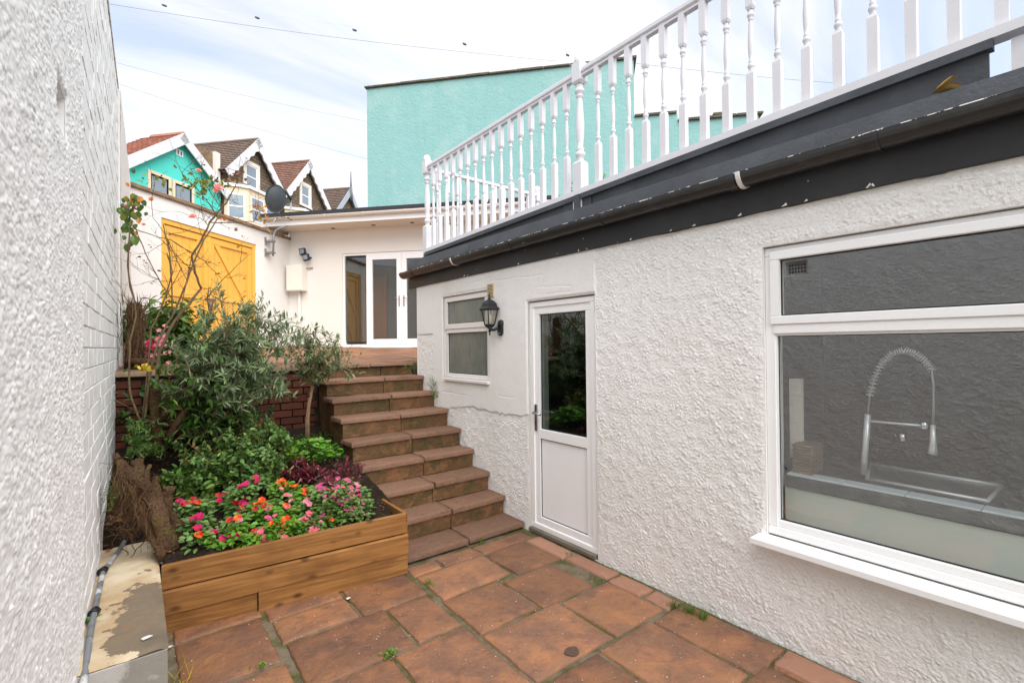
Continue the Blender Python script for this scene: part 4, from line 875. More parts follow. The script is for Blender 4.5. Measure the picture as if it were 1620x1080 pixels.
# bowl: its back is turned to us, facing away to the left
b = MB(); n = 24; V = []; 
nd = Vector((.39, 1.09, .3)).normalized(); e1 = nd.cross(Vector((0, 0, 1))).normalized(); e2 = e1.cross(nd)
for ri in range(7):
    t = ri/6; 
    for j in range(n): a = 2*math.pi*j/n; V.append(dc+e1*(.235*t*math.cos(a))+e2*(.29*t*math.sin(a))+nd*(.07*t*t-.03))
F = [(i*n+j, i*n+(j+1) % n, (i+1)*n+(j+1) % n, (i+1)*n+j) for i in range(6) for j in range(n)]
V2 = [v-nd*.008 for v in V]; k = len(V); F2 = [tuple(x+k for x in f[::-1]) for f in F]; F3 = [(6*n+(j+1) % n, 6*n+j, k+6*n+j, k+6*n+(j+1) % n) for j in range(n)]
b.add(V+V2, F+F2+F3, True); b.build('reflector', 'dish', ds)
top = pole[-1]
MB().tube([top, top.lerp(dc, .6), dc-nd*.03], .02, 6).build('mount', 'dish', ds)
MB().tube([dc-e2*.27+nd*.03, dc-e2*.2+nd*.30], .012, 6).tube([dc-e2*.2+nd*.30+e2*.02, dc-e2*.17+nd*.20+e2*.05], .03, 8).build('feed_arm', 'dish', ds)
MB().tube([top+Vector((0, 0, .03)), top+Vector((-.30, -.05, .16))], .028, 6).build('clamp_arm', 'dish', ds)
cbp = [A(437, 345, .5), A(432, 352, .45), A(425, 356, .3), A(420, 352, .25), A(424, 362, .2), A(430, 372, .15)]
MB().tube(cbp, .005, 5).build('cable', 'creamw', ds)

# ---- big turquoise building behind the annexe
tq = thing('turquoise_building', 'tall windowless turquoise rendered building end behind the garden room', 'building', tuple(CC+G2*4.0), RZF, world=False)
MB().add([(-.015, 0, 0), (8.25, 0, 0), (8.25, 0, 9.80), (-.015, 0, 9.80), (-.015, 5, 0), (8.25, 5, 0), (8.25, 5, 9.80), (-.015, 5, 9.80)], [(0, 1, 2, 3), (5, 4, 7, 6), (1, 5, 6, 2), (4, 0, 3, 7), (3, 2, 6, 7)]).build('wall', 'turq', tq)
x = -.07
while x < 8.3: w_ = random.uniform(.5, .9); box('coping_stone', (x, min(x+w_-.01, 8.33)), (-.07, 5.05), (9.80+random.uniform(0, .01), 9.875+random.uniform(-.012, .012)), 'stonetop', tq, .012); x += w_
tw = thing('turquoise_wing', 'lower turquoise wall with broken coping right of the tall turquoise building', 'building', tuple(CC+G2*4.02), RZF, world=False)
box('wall', (8.255, 9.45), (0, 4), (0, 8.13), 'turq', tw); box('wall', (9.451, 11.6), (.02, 4), (0, 7.9), 'turq', tw)
for a, c, z in ((8.26, 9.42, 8.13), (9.46, 10.2, 7.9), (10.22, 11.0, 7.9), (10.4, 10.75, 7.975), (11.02, 11.7, 7.9)): box('coping_stone', (a, c), (-.06, .5), (z, z+.07), 'stonetop', tw, .01)

# ---- row of gabled houses beyond the gate wall (plane parallel to the gate wall, 13 m behind)
RO = CC-NB*13
def house_row(name, label, u0, ul, zl, ua, za, ur, zr, wallm, tile, ridge, scallop=True, deep=None, bargem='wpaint', bw=.42):
    h = thing(name, label, 'house', tuple(RO+G2*u0), RZG, group='row of gabled houses beyond the gate wall', world=False)
    l, a, r_ = ul-u0, ua-u0, ur-u0
    # walls go down to the ground below the eaves line
    V = [(l+.25, 0, 0), (r_-.25, 0, 0), (r_-.25, 0, zr+.0), (a, 0, za-.25), (l+.25, 0, zl+.0)]
    MB().prism(V, (0, .35, 0)).build('gable_wall', wallm, h)
    MB().box((l+.3, r_-.3), (.351, 7.5), (0, min(zl, zr)-.2)).build('wall', wallm, h)
    rd = ridge
    for x0, z0, s_ in ((l-.05, zl-.05, 0), (r_+.05, zr-.05, 1)):
        P = [Vector((x0, -.32, z0)), Vector((a, -.32, za)), Vector((a, rd, za)), Vector((x0, rd, z0))]
        nrm = (P[1]-P[0]).cross(P[2]-P[0]).normalized(); nrm = nrm if nrm.z > 0 else -nrm
        rf = bpy.data.meshes.new('roof'); L0, L1 = (P[1]-P[0]).length, rd+.32
        e1 = Vector((0, 1, 0)) if s_ == 0 else Vector((0, -1, 0)); e2 = (P[1]-P[0]).normalized(); e3 = e1.cross(e2)*-1
        if e3.z < 0: e3 = -e3
        O = P[0]
        nrow = int(L0/.25); vs, fs = [], []
        for k in range(nrow):
            s0, s1 = L0*k/nrow, L0*(k+1)/nrow
            for yy in (0, L1):
                vs += [O+Vector((0, 1, 0))*yy+e2*s0+nrm*.05, O+Vector((0, 1, 0))*yy+e2*s1+nrm*.015, O+Vector((0, 1, 0))*yy+e2*s0-nrm*.02]
            q0 = k*6; fs += [(q0, q0+3, q0+4, q0+1), (q0+2, q0+5, q0+3, q0), (q0, q0+1, q0+2), (q0+3, q0+5, q0+4)]
        vs += [P[0]-nrm*.04, P[1]-nrm*.04, P[2]-nrm*.04, P[3]-nrm*.04]; kk = len(vs)-4; fs.append((kk, kk+1, kk+2, kk+3))
        # local frame with x along ridge, z up-slope so that courses follow the roof
        fr = Matrix((Vector((0, 1, 0)), nrm.cross(Vector((0, 1, 0))).normalized()*1, nrm)).transposed(); fr3 = Matrix((Vector((0, 1, 0)), -nrm, e2)).transposed()
        inv = fr3.inverted(); rf.from_pydata([tuple(inv @ (v-O)) for v in vs], [], fs); rf.materials.append(M[tile]); ro = link('roof', rf, h); ro.matrix_local = Matrix.Translation(O) @ fr3.to_4x4()
        # bargeboard
        A0, A1 = P[0]+Vector((0, -.03, .02)), P[1]+Vector((0, -.03, .06)); d = (A1-A0).normalized(); dn = Vector((0, -1, 0)).cross(d); dn = dn if dn.z < 0 else -dn
        npt = int((A1-A0).length/.28); up_, lo_ = [], []
        for k in range(npt+1):
            t = k/npt; p = A0.lerp(A1, t); up_.append(p)
            lo_.append(p+dn*(bw+(.10 if (scallop and k % 2) else 0)))
        vs = up_+lo_; k2 = npt+1; fs = [(i, i+1, k2+i+1, k2+i) for i in range(npt)]; nn = len(vs); vs2 = [v+Vector((0, .06, 0)) for v in vs]
        fs += [tuple(nn+x for x in f[::-1]) for f in fs]+[(k2+i, k2+i+1, nn+k2+i+1, nn+k2+i) for i in range(npt)]+[(i+1, i, nn+i, nn+i+1) for i in range(npt)]
        MB().add(vs+vs2, fs).build('bargeboard', bargem, h)
        # soffit under the verge
        MB().add([A0+dn*.16, A1+dn*.16, A1+dn*.16+Vector((0, .36, 0)), A0+dn*.16+Vector((0, .36, 0))], [(0, 1, 2, 3)]).build('verge_soffit', bargem, h)
    rt = MB()
    for k in range(int(rd/.32)): rt.prism([(a-.11, -.3+k*.32, za-.02), (a, -.3+k*.32, za+.13), (a+.11, -.3+k*.32, za-.02)], (0, .3, 0))
    rt.build('ridge_tiles', tile, h, kind='stuff'); return h, u0
def fwindow(h, u0, x0, x1, z0, z1, sur='creamw', sw=.22, y=0, sash=True, bottom=.12, col_='upvc'):
    x0 -= u0; x1 -= u0
    s = MB().box((x0, x1), (y-.06, y+.05), (z1-sw, z1)).box((x0, x0+sw), (y-.06, y+.05), (z0, z1-sw)).box((x1-sw, x1), (y-.06, y+.05), (z0, z1-sw)).box((x0-.03, x1+.03), (y-.10, y+.05), (z0-bottom, z0)); s = s.build('window_surround', sur, h)
    a, c, e, f = x0+sw, x1-sw, z0, z1-sw; fw = .07
    b = MB().box((a, c), (y-.03, y+.03), (f-fw, f)).box((a, c), (y-.03, y+.03), (e, e+fw)).box((a, a+fw), (y-.029, y+.03), (e+fw, f-fw)).box((c-fw, c), (y-.029, y+.03), (e+fw, f-fw))
    if sash: m_ = (e+f)/2; b.box((a+fw, c-fw), (y-.028, y+.03), (m_-.035, m_+.035))
    b.build('window_frame', col_, s); box('pane', (a+fw, c-fw), (y-.01, y+.0), (e+fw, f-fw), 'glassfar', s)
# bright turquoise house
h1, u1 = house_row('gabled_house', 'bright turquoise gabled house with white bargeboards and orange tiled roof, leftmost of the far row', 10.1, 7.0, 9.75, 10.1, 12.10, 13.0, 10.15, 'turq2', 'tiler', 2.0, False, bw=.46)
fwindow(h1, u1, 8.40, 9.62, 8.2, 9.80, 'cream', .14, 0, False, col_='dark'); fwindow(h1, u1, 9.70, 10.95, 8.2, 9.78, 'cream', .14, 0, False, col_='dark')
b = box('gable_vent', (-.18, .22), (-.03, .01), (11.05, 11.35), 'upvc', h1)
for k in range(2): box('vent_slot', (-.10+.17*k, -.02+.17*k), (-.036, -.029), (11.1, 11.3), 'lead', b)
# chimney and parapet between the first two
ch = thing('chimney_stack', 'cream chimney stack with brown brick top behind the bright turquoise gable', 'chimney', tuple(RO+G2*10.7), RZG, world=False)
box('stack', (.35, 1.25), (1.6, 2.6), (10, 12.35), 'creamw', ch); box('stack_top', (.28, 1.32), (1.53, 2.67), (12.35, 12.50), 'stonetop', ch, .02); box('stack_top', (.35, 1.25), (1.6, 2.6), (12.5, 12.62), 'brick', ch)
h2, u2 = house_row('gabled_house', 'brown stone gabled house with scalloped white bargeboards and cream bay, second of the far row', 15.38, 12.75, 11.35, 15.38, 14.05, 17.95, 11.45, 'stone', 'tileb', 7)
fwindow(h2, u2, 14.42, 15.80, 11.03, 12.62)
h3, u3 = house_row('gabled_house', 'brown stone gabled house with red tiled roof, third of the far row', 20.6, 17.99, 11.85, 20.6, 14.72, 23.35, 11.95, 'stone', 'tilem', 7)
fwindow(h3, u3, 19.80, 21.15, 11.55, 13.15)
h4, u4 = house_row('gabled_house', 'small distant stone gable with blue-grey bargeboards and tall finial, rightmost of the far row', 26.27, 23.95, 12.15, 26.27, 14.60, 28.6, 12.1, 'stone', 'tileb', 7, False, bargem='slate')
MB().tube([(0, -.35, 14.2), (0, -.35, 16.0)], [.09, .03], 6).build('finial', 'lead', h4)
MB().tube([(0, -.36, 13.6), (0, -.36, 14.75)], [.14, .09], 6).build('finial_base', 'lead', h4)
# cream painted bays in front of houses two and three
def bay(h, u0, x0, x1, z0, z1, colr, wins, d=.9):
    a, b_ = x0-u0, x1-u0; c = .75
    P = [Vector((a, 0, z0)), Vector((a+c, -d, z0)), Vector((b_-c, -d, z0)), Vector((b_, 0, z0))]
    by = MB().prism(P, (0, 0, z1-z0)).build('bay', colr, h)
    Q = [Vector((a-.12, .0, z1)), Vector((a+c-.05, -d-.12, z1)), Vector((b_-c+.05, -d-.12, z1)), Vector((b_+.12, 0, z1))]
    MB().prism(Q, (0, 0, .16)).build('bay_cornice', 'upvc', by)
    Q2 = [q+Vector((0, 0, .162)) for q in Q]; T = [Vector((a+.5, -.001, z1+.6)), Vector((b_-.5, -.001, z1+.6))]
    MB().add(Q2+T, [(0, 1, 4), (1, 2, 5, 4), (2, 3, 5), (0, 4, 5, 3)]).build('bay_roof', 'tileb', by)
    for i in range(3):
        p, q = P[i], P[i+1]; e = (q-p); Lw = e.length; e = e.normalized(); nn = Vector((e.y, -e.x, 0)); mg = .16 if i != 1 else .2
        ws = [(mg, Lw-mg)] if i != 1 else [(mg, Lw/2-.1), (Lw/2+.1, Lw-mg)]
        for s0, s1 in ws:
            for (w0, w1, zz0, zz1, off, m_, nm) in ((s0, s1, z1-1.75, z1-.35, .02, 'upvc', 'window_frame'), (s0+.08, s1-.08, z1-1.67, z1-1.10, .03, 'glassfar', 'pane'), (s0+.08, s1-.08, z1-1.02, z1-.43, .03, 'glassfar', 'pane')):
                MB().prism([p+e*w0+Vector((0, 0, zz0-z0)), p+e*w1+Vector((0, 0, zz0-z0)), p+e*w1+Vector((0, 0, zz1-z0)), p+e*w0+Vector((0, 0, zz1-z0))], nn*off).build(nm, m_, by)
bay(h2, u2, 13.0, 17.2, 4, 10.55, 'cream', None); bay(h3, u3, 18.2, 22.4, 4, 10.7, 'vent', None)
pw = thing('party_parapet', 'brown rendered party wall upstand between the turquoise and stone houses', 'wall', tuple(RO+G2*12.0), RZG, world=False)
box('parapet', (-.3, .75), (.3, 2.6), (9.5, 12.2), 'coping', pw); box('pilaster', (.55, .85), (.1, .4), (9, 12.25), 'creamw', pw)
hb0 = thing('roofline_house', 'low cream gable end with dark verge peeping over the far left roofs', 'house', tuple(RO+G2*5.6), RZG, world=False)
MB().prism([(0, 6, 5), (3.4, 6, 5), (3.4, 6, 12.3), (1.4, 6, 13.1), (0, 6, 13.5)], (0, 4, 0)).build('wall', 'creamw', hb0); MB().prism([(1.3, 5.8, 13.2), (3.6, 5.8, 12.3), (3.6, 5.8, 12.45), (1.3, 5.8, 13.35)], (0, 4.4, 0)).build('verge', 'stonetop', hb0)

# ---- overhead wires
def wire(pts, r, label, beads=()):
    t = thing('overhead_wire', label, 'wire', tuple(pts[0])); MB().tube(pts, r, 4, smooth=False).build('cable', 'lead', t)
    for p in beads: MB().lathe([(.03, -.17), (.08, -.10), (.08, .10), (.03, .17)], 8, axis='x', o=tuple(p)).build('marker', 'lead', t)
def WP(px, py, d): r = ray(px, py); return E0+r*d
def sag(a, b, n=14): return [WP(a[0]+(b[0]-a[0])*i/n, a[1]+(b[1]-a[1])*i/n + a[3]*math.sin(math.pi*i/n), a[2]+(b[2]-a[2])*i/n) for i in range(n+1)]
wire(sag((120, -2, 30, 8), (880, 97, 40)), .0115, 'thin overhead wire crossing the sky to the turquoise roof')
wire(sag((960, 95, 38, 4), (1440, 140, 34)), .0115, 'thin dark overhead wire behind the balustrade')
wire(sag((150, 90, 40, 6), (620, 200, 46)), .009, 'faint upper overhead wire over the far gables')
wire(sag((150, 120, 40, 6), (620, 262, 46)), .009, 'faint lower overhead wire over the far gables')
wire(sag((150, -14, 36, 2), (1090, 112, 36)), .002, 'hair-thin wire strung with small grey markers', [WP(px, py, 36) for px, py in ((260, 9), (407, 28.5), (561, 48), (735, 70), (898, 87.5))])
# =================================================================== PLANTS
rnd = random.Random(11)
def rv(): 
    while 1:
        v = Vector((rnd.uniform(-1, 1), rnd.uniform(-1, 1), rnd.uniform(-1, 1)))
        if .01 < v.length < 1: return v.normalized()
SH = {  # leaf outlines: (t along, half width) + fold
 'lance': [(0, .0), (.3, .5), (.65, .42), (1, 0)],
 'oval': [(0, .0), (.22, .42), (.55, .5), (.85, .28), (1, 0)],
 'blade': [(0, .35), (.5, .4), (1, 0)],
 'round': [(0, .1), (.15, .42), (.5, .55), (.85, .42), (1, .05)]}
class Leaves:
    def __init__(s): s.V = []; s.F = []
    def add(s, p, d, nrm, ln, wd, shape='lance', curl=.15, fold=.25):
        d = d.normalized(); side = d.cross(nrm)
        if side.length < 1e-3: side = d.orthogonal()
        side = side.normalized(); up = side.cross(d); k0 = len(s.V); pr = SH[shape]
        for t, w_ in pr:
            c = p+d*(ln*t)-up*(curl*ln*t*t); h = w_*wd
            s.V += [c-side*h+up*(h*fold), c, c+side*h+up*(h*fold)]
        for i in range(len(pr)-1):
            a = k0+i*3; s.F += [(a, a+1, a+4, a+3), (a+1, a+2, a+5, a+4)]
    def build(s, name, m, parent, kind='stuff', org=None):
        if not s.V: return
        o = root_org(parent) if parent else Vector((0, 0, 0)); V = np.array([tuple(v) for v in s.V])-np.array(tuple(o)); return link(name, npmesh(name, V, s.F, m, False), parent, kind)
def curve(a, b, bend, n=6):
    a, b = Vector(a), Vector(b); mid = (a+b)/2+bend; return [a.lerp(mid, t).lerp(mid.lerp(b, t), t) for t in [i/n for i in range(n+1)]]
def wobble(pts, amp): return [p+rv()*amp*(0 if i in (0,) else 1) for i, p in enumerate(pts)]
def leafy(lv, path, t0, n, ln, wd, shape, spread=.9, upb=.3, curl=.15, rosette=0, var=.3):
    k = len(path)-1
    for i in range(n):
        t = t0+(1-t0)*(i+rnd.random()*.6)/n; x = min(t*k, k-1e-4); j = int(x); p = path[j].lerp(path[j+1], x-j); ax = (path[j+1]-path[j]).normalized()
        o = rv(); o = (o-ax*o.dot(ax)).normalized(); d = (ax*(1-spread)+o*spread+Vector((0, 0, upb))).normalized(); nr = (Vector((0, 0, 1))+rv()*.6).normalized()
        s = 1+rnd.uniform(-var, var); lv.add(p, d, nr, ln*s, wd*s, shape, curl*rnd.uniform(.3, 1.6))
def bush(name, label, cat, base, tips, spec, lm, wm='bark', wood=.006, group=None, trunk=None, kids=None, sub=0, subl=.12):
    t = thing(name, label, cat, tuple(base), group=group); wb = MB(); lv = Leaves(); paths = []
    for tp_ in tips:
        st = Vector(trunk[-1]) if trunk else Vector(base)+Vector((rnd.uniform(-.03, .03), rnd.uniform(-.03, .03), 0))
        tp_ = Vector(tp_); p = wobble(curve(st, tp_, Vector((rnd.uniform(-.05, .05), rnd.uniform(-.05, .05), (tp_-st).length*.12)), 6), .006)
        wb.tube(p, [wood*(1-.75*i/6) for i in range(7)], 5, False); paths.append(p)
        for _ in range(sub):
            j = rnd.randint(2, 5); q = p[j]+rv()*subl+Vector((0, 0, subl*.35)); p2 = wobble(curve(p[j], q, Vector((0, 0, .01)), 4), .004); wb.tube(p2, [wood*.4*(1-.6*i/4) for i in range(5)], 4, False); paths.append(p2)
    if trunk and len(trunk) > 1: wb.tube(trunk, [.019-.004*i/(len(trunk)-1) for i in range(len(trunk))], 9)
    for p in paths: leafy(lv, p, spec.get('t0', .25), spec['n'], spec['ln'], spec['wd'], spec['shape'], spec.get('spread', .9), spec.get('up', .3), spec.get('curl', .15))
    wb.build('stems', wm, t); lv.build('foliage', lm, t); return t, paths
def tips_in(c, r, n, low=-1.0):
    out = []
    while len(out) < n:
        v = rv()*rnd.random()**.35
        if v.z < low: continue
        out.append(Vector(c)+Vector((v.x*r[0], v.y*r[1], v.z*r[2])))
    return out

# standard olive
ob = onY(487, 690, 4.72); ob.z = soilz(ob.x, ob.y)-.01
fk = onY(494, 610, 4.72)
tr_ = wobble([ob, onY(487, 665, 4.72), onY(489, 640, 4.72), fk], .003); cen = onY(500, 558, 4.72)
t, _ = bush('olive_tree', 'small standard olive tree with bare pale trunk and round grey-green head beside the steps', 'tree', ob, tips_in(cen, (.33, .28, .25), 40, -.75), dict(n=13, ln=.052, wd=.013, shape='lance', spread=.72, up=.25, t0=.42), 'olive', 'bark', .0055, None, [fk], None, 3, .10)
MB().tube(tr_, [.019, .017, .016, .017], 9, jit=.08).build('trunk', 'bark', t)
tr2 = [ob+Vector((-.022, -.01, 0)), onY(484, 665, 4.705), onY(486, 650, 4.705)]; MB().tube(tr2+[tr_[2]], .007, 6).build('side_shoot', 'bark', t); MB().tube([onY(487.5, 627, 4.72), onY(488, 624, 4.72)], .0195, 8).build('tie', 'cable', t)
# big grey-green bush
bb = onY(392, 668, 4.55); bb.z = soilz(bb.x, bb.y); c1 = onY(372, 598, 4.5)
tips = tips_in(c1, (.56, .40, .40), 60, -.8)+[onY(px, py, 4.5+rnd.uniform(-.25, .25)) for px, py in ((418, 470), (405, 480), (345, 470), (332, 480), (300, 520), (352, 490), (396, 488), (430, 505), (446, 510), (478, 530), (465, 628), (452, 610), (340, 655), (358, 500), (440, 520), (290, 560), (310, 600), (418, 500), (372, 495))]
trunk = [bb, onY(383, 640, 4.55), onY(372, 612, 4.55)]
bush('willowy_shrub', 'large grey-green narrow-leaved shrub spreading across the back of the flower bed', 'shrub', bb, tips, dict(n=30, ln=.068, wd=.0125, shape='lance', spread=.70, up=.2, t0=.30), 'olive2', 'bark', .007, None, trunk, None, 3, .16)
# tall silvery shoots in front of the gate
sb_ = onY(350, 600, 5.9)
bush('olive_shrub', 'taller loose olive shoots rising in front of the yellow gates', 'shrub', onY(380, 580, 5.7), [onY(px, py, 5.7+rnd.uniform(-.2, .2)) for px, py in ((350, 462), (384, 462), (340, 480), (366, 478), (405, 468), (418, 462), (426, 480), (395, 490), (330, 500), (315, 515), (372, 500), (445, 500), (352, 515), (410, 505), (470, 500), (484, 505), (500, 515), (512, 520), (528, 540), (540, 545), (480, 520))], dict(n=20, ln=.062, wd=.016, shape='lance', spread=.65, up=.3, t0=.3), 'olive', 'bark', .005, sub=1, subl=.12)
# olive side sprays hanging right
t, _ = bush('olive_sprig', 'loose olive sprays reaching right over the top step', 'shrub', fk+Vector((.02, .02, .03)), [onY(px, py, 4.68) for px, py in ((575, 560), (568, 580), (560, 545), (548, 560), (578, 590), (555, 572), (540, 548))], dict(n=14, ln=.05, wd=.013, shape='lance', spread=.7, up=.1, t0=.55), 'olive', 'bark', .004, sub=1, subl=.07)
# mid green leafy shrub behind left (on the terrace edge) and rambling greenery
bush('leafy_shrub', 'bright mid-green shrub beside the left wall in front of the gates', 'shrub', onY(262, 575, 6.6), tips_in(onY(265, 525, 6.6), (.55, .4, .45), 60, -.9), dict(n=14, ln=.085, wd=.036, shape='oval', spread=.85, up=.0, curl=.3), 'green', 'rosebark', .006, sub=3, subl=.18)
bush('leafy_shrub', 'bright green pointed-leaf shrub under the grey-green shrub, left of its trunk', 'shrub', onZ(330, 690, .62), tips_in(onY(305, 625, 4.35), (.30, .25, .40), 75, -.95), dict(n=13, ln=.060, wd=.026, shape='oval', spread=.85, up=.05, curl=.3), 'green', 'rosebark', .005, sub=2, subl=.12)
bush('leafy_shrub', 'dark green leaves in the bed corner against the retaining wall', 'shrub', onZ(215, 680, .66), tips_in(onY(215, 630, 5.0), (.22, .15, .28), 26, -.9), dict(n=12, ln=.045, wd=.032, shape='oval', spread=.85, up=.0, curl=.2), 'fern', 'rosebark', .004, sub=2, subl=.10)
bush('leafy_shrub', 'dark leafy undergrowth beneath the grey-green shrub', 'shrub', onZ(360, 700, .58), tips_in(onY(360, 672, 4.25), (.42, .22, .16), 46, -.6), dict(n=14, ln=.05, wd=.02, shape='oval', spread=.85, up=.1, curl=.2), 'fern', 'rosebark', .004, sub=2, subl=.10)
cut = thing('cut_trunk', 'short sawn dark trunk with two low cut branches behind the stump near the brick wall', 'trunk', tuple(onZ(250, 700, .62)))
for pts_c, rr_c in (([onY(250, 705, 4.75), onY(247, 660, 4.75), onY(245, 615, 4.75)], [.045, .036, .034]), ([onY(250, 668, 4.7), onY(270, 648, 4.65), onY(292, 640, 4.6)], [.022, .02, .016]), ([onY(268, 690, 4.6), onY(280, 668, 4.6), onY(296, 645, 4.6)], [.026, .024, .02])):
    MB().tube(pts_c, rr_c, 9, jit=.1).build('limb', 'stump', cut)
bush('fern_clump', 'feathery yellow-green weeds above the old stump', 'weeds', onZ(225, 735, .5), tips_in(onY(228, 700, 4.25), (.17, .15, .20), 40, -.7), dict(n=22, ln=.03, wd=.008, shape='lance', spread=.8, up=.1), 'green', 'rosetwig', .002, sub=2, subl=.06)
bush('leafy_shrub', 'small bright green weedy shrub between stump and flowering shrub', 'shrub', onZ(262, 735, .55), tips_in(onZ(262, 722, .66), (.16, .16, .14), 34, -.6), dict(n=13, ln=.04, wd=.022, shape='oval', spread=.85, up=.15, curl=.25), 'green', 'rosetwig', .003, sub=2, subl=.08)
# central rose-leaved shrub with bronze tips
def low(c_px, yy, zz): p = onZ(*c_px, zz); return p
cb_ = onZ(395, 778, .50)
t, pts_ = bush('flowering_shrub', 'broad green shrub with bronze young leaves and crimson flowers in the middle of the bed', 'shrub', cb_, tips_in(cb_+Vector((-.05, .26, .20)), (.50, .50, .36), 140, -.5), dict(n=26, ln=.038, wd=.023, shape='oval', spread=.85, up=.15, curl=.25), 'roseleaf', 'rosebark', .005, sub=3, subl=.11)
lv = Leaves()
for p in rnd.sample(pts_, 260):
    if p[-1].y > cb_.y+.10: leafy(lv, p, .8, 6, .036, .018, 'oval', .6, .9)
lv.build('bronze_tips', 'bronze', t)
bush('leafy_shrub', 'fresh green low leaves at the left of the flowering shrub', 'shrub', onZ(300, 790, .46), tips_in(onZ(318, 762, .62), (.27, .34, .17), 80, -.5), dict(n=14, ln=.046, wd=.028, shape='oval', spread=.85, up=.15, curl=.25), 'green', 'rosebark', .004, sub=2, subl=.09)
# geranium-like bright clump
gb = onZ(488, 735, .60); t = thing('geranium_clump', 'bright green round-leaved clump at the foot of the olive tree', 'plant', tuple(gb)); lv = Leaves(); wb = MB()
for i in range(150):
    a = rnd.uniform(0, 6.28); r = .24*rnd.random()**.5; p = gb+Vector((r*math.cos(a)*1.15, r*math.sin(a), .06+.12*(1-(r/.24)**2)+rnd.uniform(0, .05)))
    d = (Vector((math.cos(a), math.sin(a), .1))+rv()*.7); wb.tube([gb+Vector((0, 0, 0)), p], .0018, 3, False); s_ = rnd.uniform(.035, .065)
    nr = (Vector((0, 0, 1))+rv()*.45).normalized(); d = d-nr*d.dot(nr); d = d.normalized(); sd_ = d.cross(nr).normalized()
    c0 = p; K = len(lv.V); m_ = 9; lv.V.append(c0-nr*.004)
    for j in range(m_):
        an_ = .35+(6.283-.7)*j/(m_-1)+math.pi; rr = s_*(.5+.07*(j % 2)); lv.V.append(c0+(d*math.cos(an_)*-1+sd_*math.sin(an_))*rr+nr*(.006*(j % 2)))
    for j in range(0, m_-1, 2): lv.F.append((K, K+1+j, K+2+j, K+3+j))
wb.build('stems', 'green', t, kind='stuff'); lv.build('foliage', 'bright', t)
# ground cover
def cover(name, label, cat, fn, n, m, ln, wd, shape='oval', hz=.04):
    lv = Leaves()
    for _ in range(n):
        x, y = fn(); p = Vector((x, y, soilz(x, y)+rnd.uniform(0, hz))); a = rnd.uniform(0, 6.28); lv.add(p, Vector((math.cos(a), math.sin(a), rnd.uniform(.0, .7))), (Vector((0, 0, 1))+rv()*.5).normalized(), ln*rnd.uniform(.6, 1.3), wd*rnd.uniform(.6, 1.3), shape)
    o = lv.build(name, m, None); return tag(o, label, cat)
def disc(px, py, rx, ry, z=None):
    c = onZ(px, py, .6 if z is None else z)
    def f():
        a = rnd.uniform(0, 6.28); r = rnd.random()**.6; return c.x+rx*r*math.cos(a), min(c.y+ry*r*math.sin(a), 5.33)
    return f
cover('ground_cover', 'low mossy ground cover between olive trunk and steps', 'ground cover', disc(500, 705, .42, .38, .66), 2600, 'fern', .022, .014)
cover('ground_cover', 'sparse bright seedlings on soil around the olive trunk', 'ground cover', disc(470, 715, .34, .28, .66), 700, 'bright', .026, .018)
cover('ground_cover', 'small green weeds beside the stump and wall', 'ground cover', disc(178, 835, .07, .25, .36), 200, 'green', .03, .022)
cover('leaf_litter', 'fallen brown leaves and twigs over the dark soil', 'leaf litter', lambda: (rnd.uniform(-.15, 1.5), rnd.uniform(3.35, 5.2)), 1100, 'dryleaf', .026, .015, hz=.012)
cover('leaf_litter', 'dry leaf litter by the stump', 'leaf litter', lambda: (rnd.gauss(.05, .13), rnd.gauss(3.95, .2)), 500, 'dryleaf', .035, .02, hz=.015)
# burgundy foliage
bgb = onZ(500, 765, .52); lvv = []
for lab, px, py, hgt, n, wd in (('tall burgundy spiky plant next to the steps', 552, 772, .25, 20, .009), ('dark red leafy plant behind the pink flowers', 522, 778, .17, 26, .014), ('dark red drooping plant with pale spent flowers', 480, 768, .15, 26, .014)):
    b0_ = onZ(px, py, .50); b0_.z = soilz(b0_.x, b0_.y); t, pt = bush('burgundy_plant', lab, 'plant', b0_, [b0_+Vector((rnd.gauss(0, .075), rnd.gauss(0, .06), hgt*rnd.uniform(.6, 1.25))) for _ in range(int(n*.7))], dict(n=16, ln=.045, wd=wd*.8, shape='lance', spread=.75, up=.35, t0=.2), 'burg', 'rosetwig', .0025, sub=1, subl=.05)
    if 'spent' in lab or 'behind' in lab:
        lv = Leaves()
        for p in rnd.sample(pt, 14): lv.add(p[-1], rv()*.6+Vector((0, 0, -.6)), rv(), .04, .014, 'oval', .6)
        lv.build('spent_flowers', 'spent', t)
# impatiens: plants with foliage, every bloom its own part
def bloom_mesh(m, s=.018, n=5, cup=.25, seed=0):
    r0 = random.Random(seed); V = []; F = []
    for k in range(n):
        a = 6.2832*k/n+r0.uniform(-.12, .12); d = Vector((math.cos(a), math.sin(a), 0)); sd_ = Vector((-d.y, d.x, 0)); b0 = len(V); w_ = s*r0.uniform(.55, .68); lf = s*r0.uniform(.9, 1.12)
        V += [Vector((0, 0, -.002)), d*lf*.45-sd_*w_*.75+Vector((0, 0, cup*s*.3)), d*lf*.9-sd_*w_*.6+Vector((0, 0, cup*s*.5)), d*lf*1.02+Vector((0, 0, cup*s*.2)), d*lf*.9+sd_*w_*.6+Vector((0, 0, cup*s*.55)), d*lf*.45+sd_*w_*.75+Vector((0, 0, cup*s*.3+.001)), d*lf*.5+Vector((0, 0, cup*s*.1))]
        F += [(b0, b0+1, b0+6), (b0+1, b0+2, b0+3, b0+6), (b0+6, b0+3, b0+4, b0+5), (b0, b0+6, b0+5)]
    me = bpy.data.meshes.new('bloom'); me.from_pydata([tuple(v) for v in V], [], F); me.materials.append(M[m]); return me
